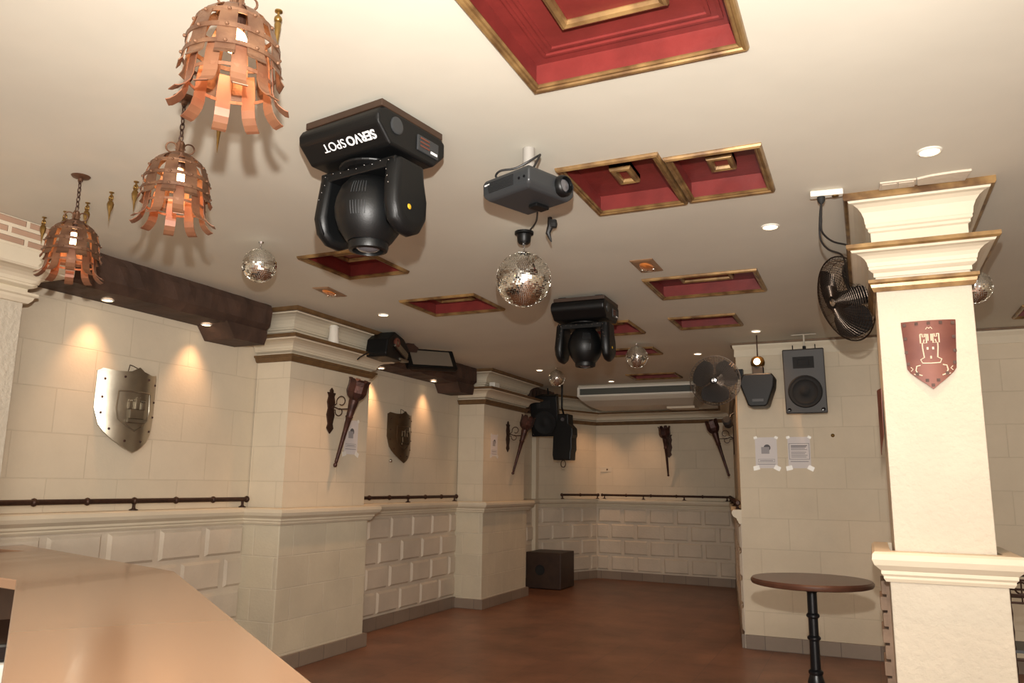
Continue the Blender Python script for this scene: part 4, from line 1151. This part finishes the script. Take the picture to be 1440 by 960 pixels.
def lens_plate(loc, rz, label, w, d, m2):
    t = thing('emergency_light', label, 'emergency light', loc, rz)
    MB().loft([[Vector((x, y, z)) for x, y in ((-a, -b), (a, -b), (a, b), (-a, b))] for a, b, z in ((w / 2, d / 2, -.001), (w / 2, d / 2, -.006), (w / 2 - .02, d / 2 - .02, -.012))]).build('plate', 'exitplate', t)
    MB().loft([[Vector((a * math.cos(k * PI / 12), b * math.sin(k * PI / 12), z)) for k in range(24)] for a, b, z in ((w * .3, d * .34, -.011), (w * .28, d * .3, -.022), (w * .1, d * .15, -.028))]).build('amber_lens', m2, t, smooth=True)
    mb = MB()
    for k in (-.25, .0, .25): mb.sphere((k * w, .1 * d, -.022), .011, 6)
    mb.build('glass_beads', 'mirror', t, smooth=True)
lens_plate((-1.25, 4.94, HC), 0, 'diamond-looking brown ceiling lens plate with amber glow, before the wide coffer', .15, .30, 'amber')
lens_plate((-3.685, 4.775, HC), R(8), 'thin brown ceiling lens plate with copper glints, left of the coffers', .13, .30, 'amber')

t = thing('white_cup', 'white plastic cup standing on the wide pilaster ledge', 'cup', (-4.30, 5.66, 2.716))
MB().lathe([(.001, 0), (.050, 0), (.052, .01), (.043, .08), (.040, .15), (.032, .17), (.001, .172)], n=24).build('cup_body', 'ceramic', t, smooth=True)
MB().lathe([(.040, .148), (.044, .152), (.044, .158), (.038, .160)], n=24).build('rim', 'white', t)
o = MB().box((-4.36, 9.0, 2.716), (-4.28, 9.16, 2.79)).build('sensor_box', 'white', None, bevel=.012); tag(o, 'small white box on the ledge of the far pilaster', 'box')
t = thing('wall_socket', 'small cream socket on the back wall', 'socket', (-4.02, 12.888, 1.77), R(3.7))
MB().box((-.10, -.012, -.04), (.10, .0, .04)).build('plate', 'mould', t, bevel=.003)
MB().lathe([(.015, 0), (.012, .003), (.001, .003)], n=12, T=Matrix.Translation((.02, -.012, 0)) @ Matrix.Rotation(PI / 2, 4, 'X')).build('outlet', 'trimwood', t)
o = MB().lathe([(.018, 0), (.016, .01), (.006, .016), (.006, .03), (.001, .031)], n=12, T=Matrix.Translation((-.279, 8.1, 2.0)) @ Matrix.Rotation(PI / 2, 4, 'X')).build('coat_hook', 'brass', None); tag(o, 'small brass knob on the right wall beside the loudspeaker', 'hook')
o = MB().box((-2.55, 12.55, 2.716), (-1.98, 12.70, 2.83)).build('cornice_box', 'mould', None, bevel=.006); tag(o, 'plain cream box on the back cornice under the fan', 'box')
o = MB().sphere((-4.80 + .02, 7.42, 1.74), .02, 8).build('wall_bauble', 'chrome', None, smooth=True); tag(o, 'small shiny fitting at the lower left of the tarnished shield', 'fitting')
t = thing('light_switch', 'small oval switch on the wide pilaster neck', 'switch', (-4.6, 5.2, 2.78)) if False else None

# ------------------------------------------------------------------ box and table
t = thing('subwoofer_box', 'dark wooden subwoofer box with round port on the floor', 'subwoofer', (-4.43, 11.38, 0))
cab = MB().box((-.28, -.29, .01), (.27, .29, .52)).build('cabinet', 'box', t, bevel=.006)
MB().lathe([(.075, 0), (.075, .005), (.06, .004), (.056, .0015), (.001, .001)], n=28, T=Matrix.Translation((-.055, -.289, .27)) @ Matrix.Rotation(PI / 2, 4, 'X')).build('port', 'blackm', cab)
mb = MB()
for x in (-.2, .2):
    for y in (-.2, .2): mb.box((x - .03, y - .03, 0), (x + .03, y + .03, .012))
mb.build('feet', 'blackm', t)

t = thing('bar_table', 'round dark brown pedestal table in front of the right wall', 'table', (-.33, 4.93, 0))
MB().lathe([(.001, .96), (.31, .96), (.325, .965), (.33, .975), (.33, .985), (.322, .995), (.001, .995)], n=64).build('tabletop', 'tabletop', t, smooth=True)
MB().lathe([(.001, 0), (.20, 0), (.20, .012), (.15, .03), (.06, .05), (.032, .07), (.028, .10), (.042, .115), (.03, .13), (.03, .20), (.044, .215), (.044, .225), (.03, .24), (.027, .36), (.04, .40), (.046, .44), (.034, .48), (.04, .49), (.04, .50), (.028, .51), (.026, .66), (.036, .67), (.036, .68), (.026, .69), (.026, .78), (.036, .79), (.036, .80), (.027, .81), (.027, .92), (.035, .93), (.04, .955), (.10, .96), (.001, .961)], n=28).build('pedestal', 'castiron', t, smooth=True)

# wrought iron rack at the right edge
t = thing('iron_rack', 'dark wrought iron rack behind the column at the right edge', 'rack', (.98, 5.0, 0))
mb = MB()
for z in (1.085, 1.04, .965, .925, .68, .64):
    for y in (0, .28):
        mb.cyl((-.34, y, z), (.4, y, z), .006, .006, 8)
mb.build('bars', 'iron', t)
for x in (-.34, .4):
    for y in (0, .28):
        pts = [Vector((x, y, 1.1 - k * 1.1 / 24)) for k in range(25)]
        MB().tube(pts, [.009 + .004 * (k % 2) for k in range(25)], 8).build('leg', 'iron', t)
for k in range(6):
    x = -.28 + k * .12; mb = MB()
    mb.tube([Vector((x + .03 * math.cos(a * PI / 8), 0, 1.0 + .03 * math.sin(a * PI / 8))) for a in range(14)], .005, 5)
    mb.tube([Vector((x, 0, .925)), Vector((x, 0, 1.04))], .004, 5)
    mb.build('scroll', 'iron', t)
MB().box((-.35, -.01, .675), (.41, .29, .69)).build('shelf', 'darkgrey', t)
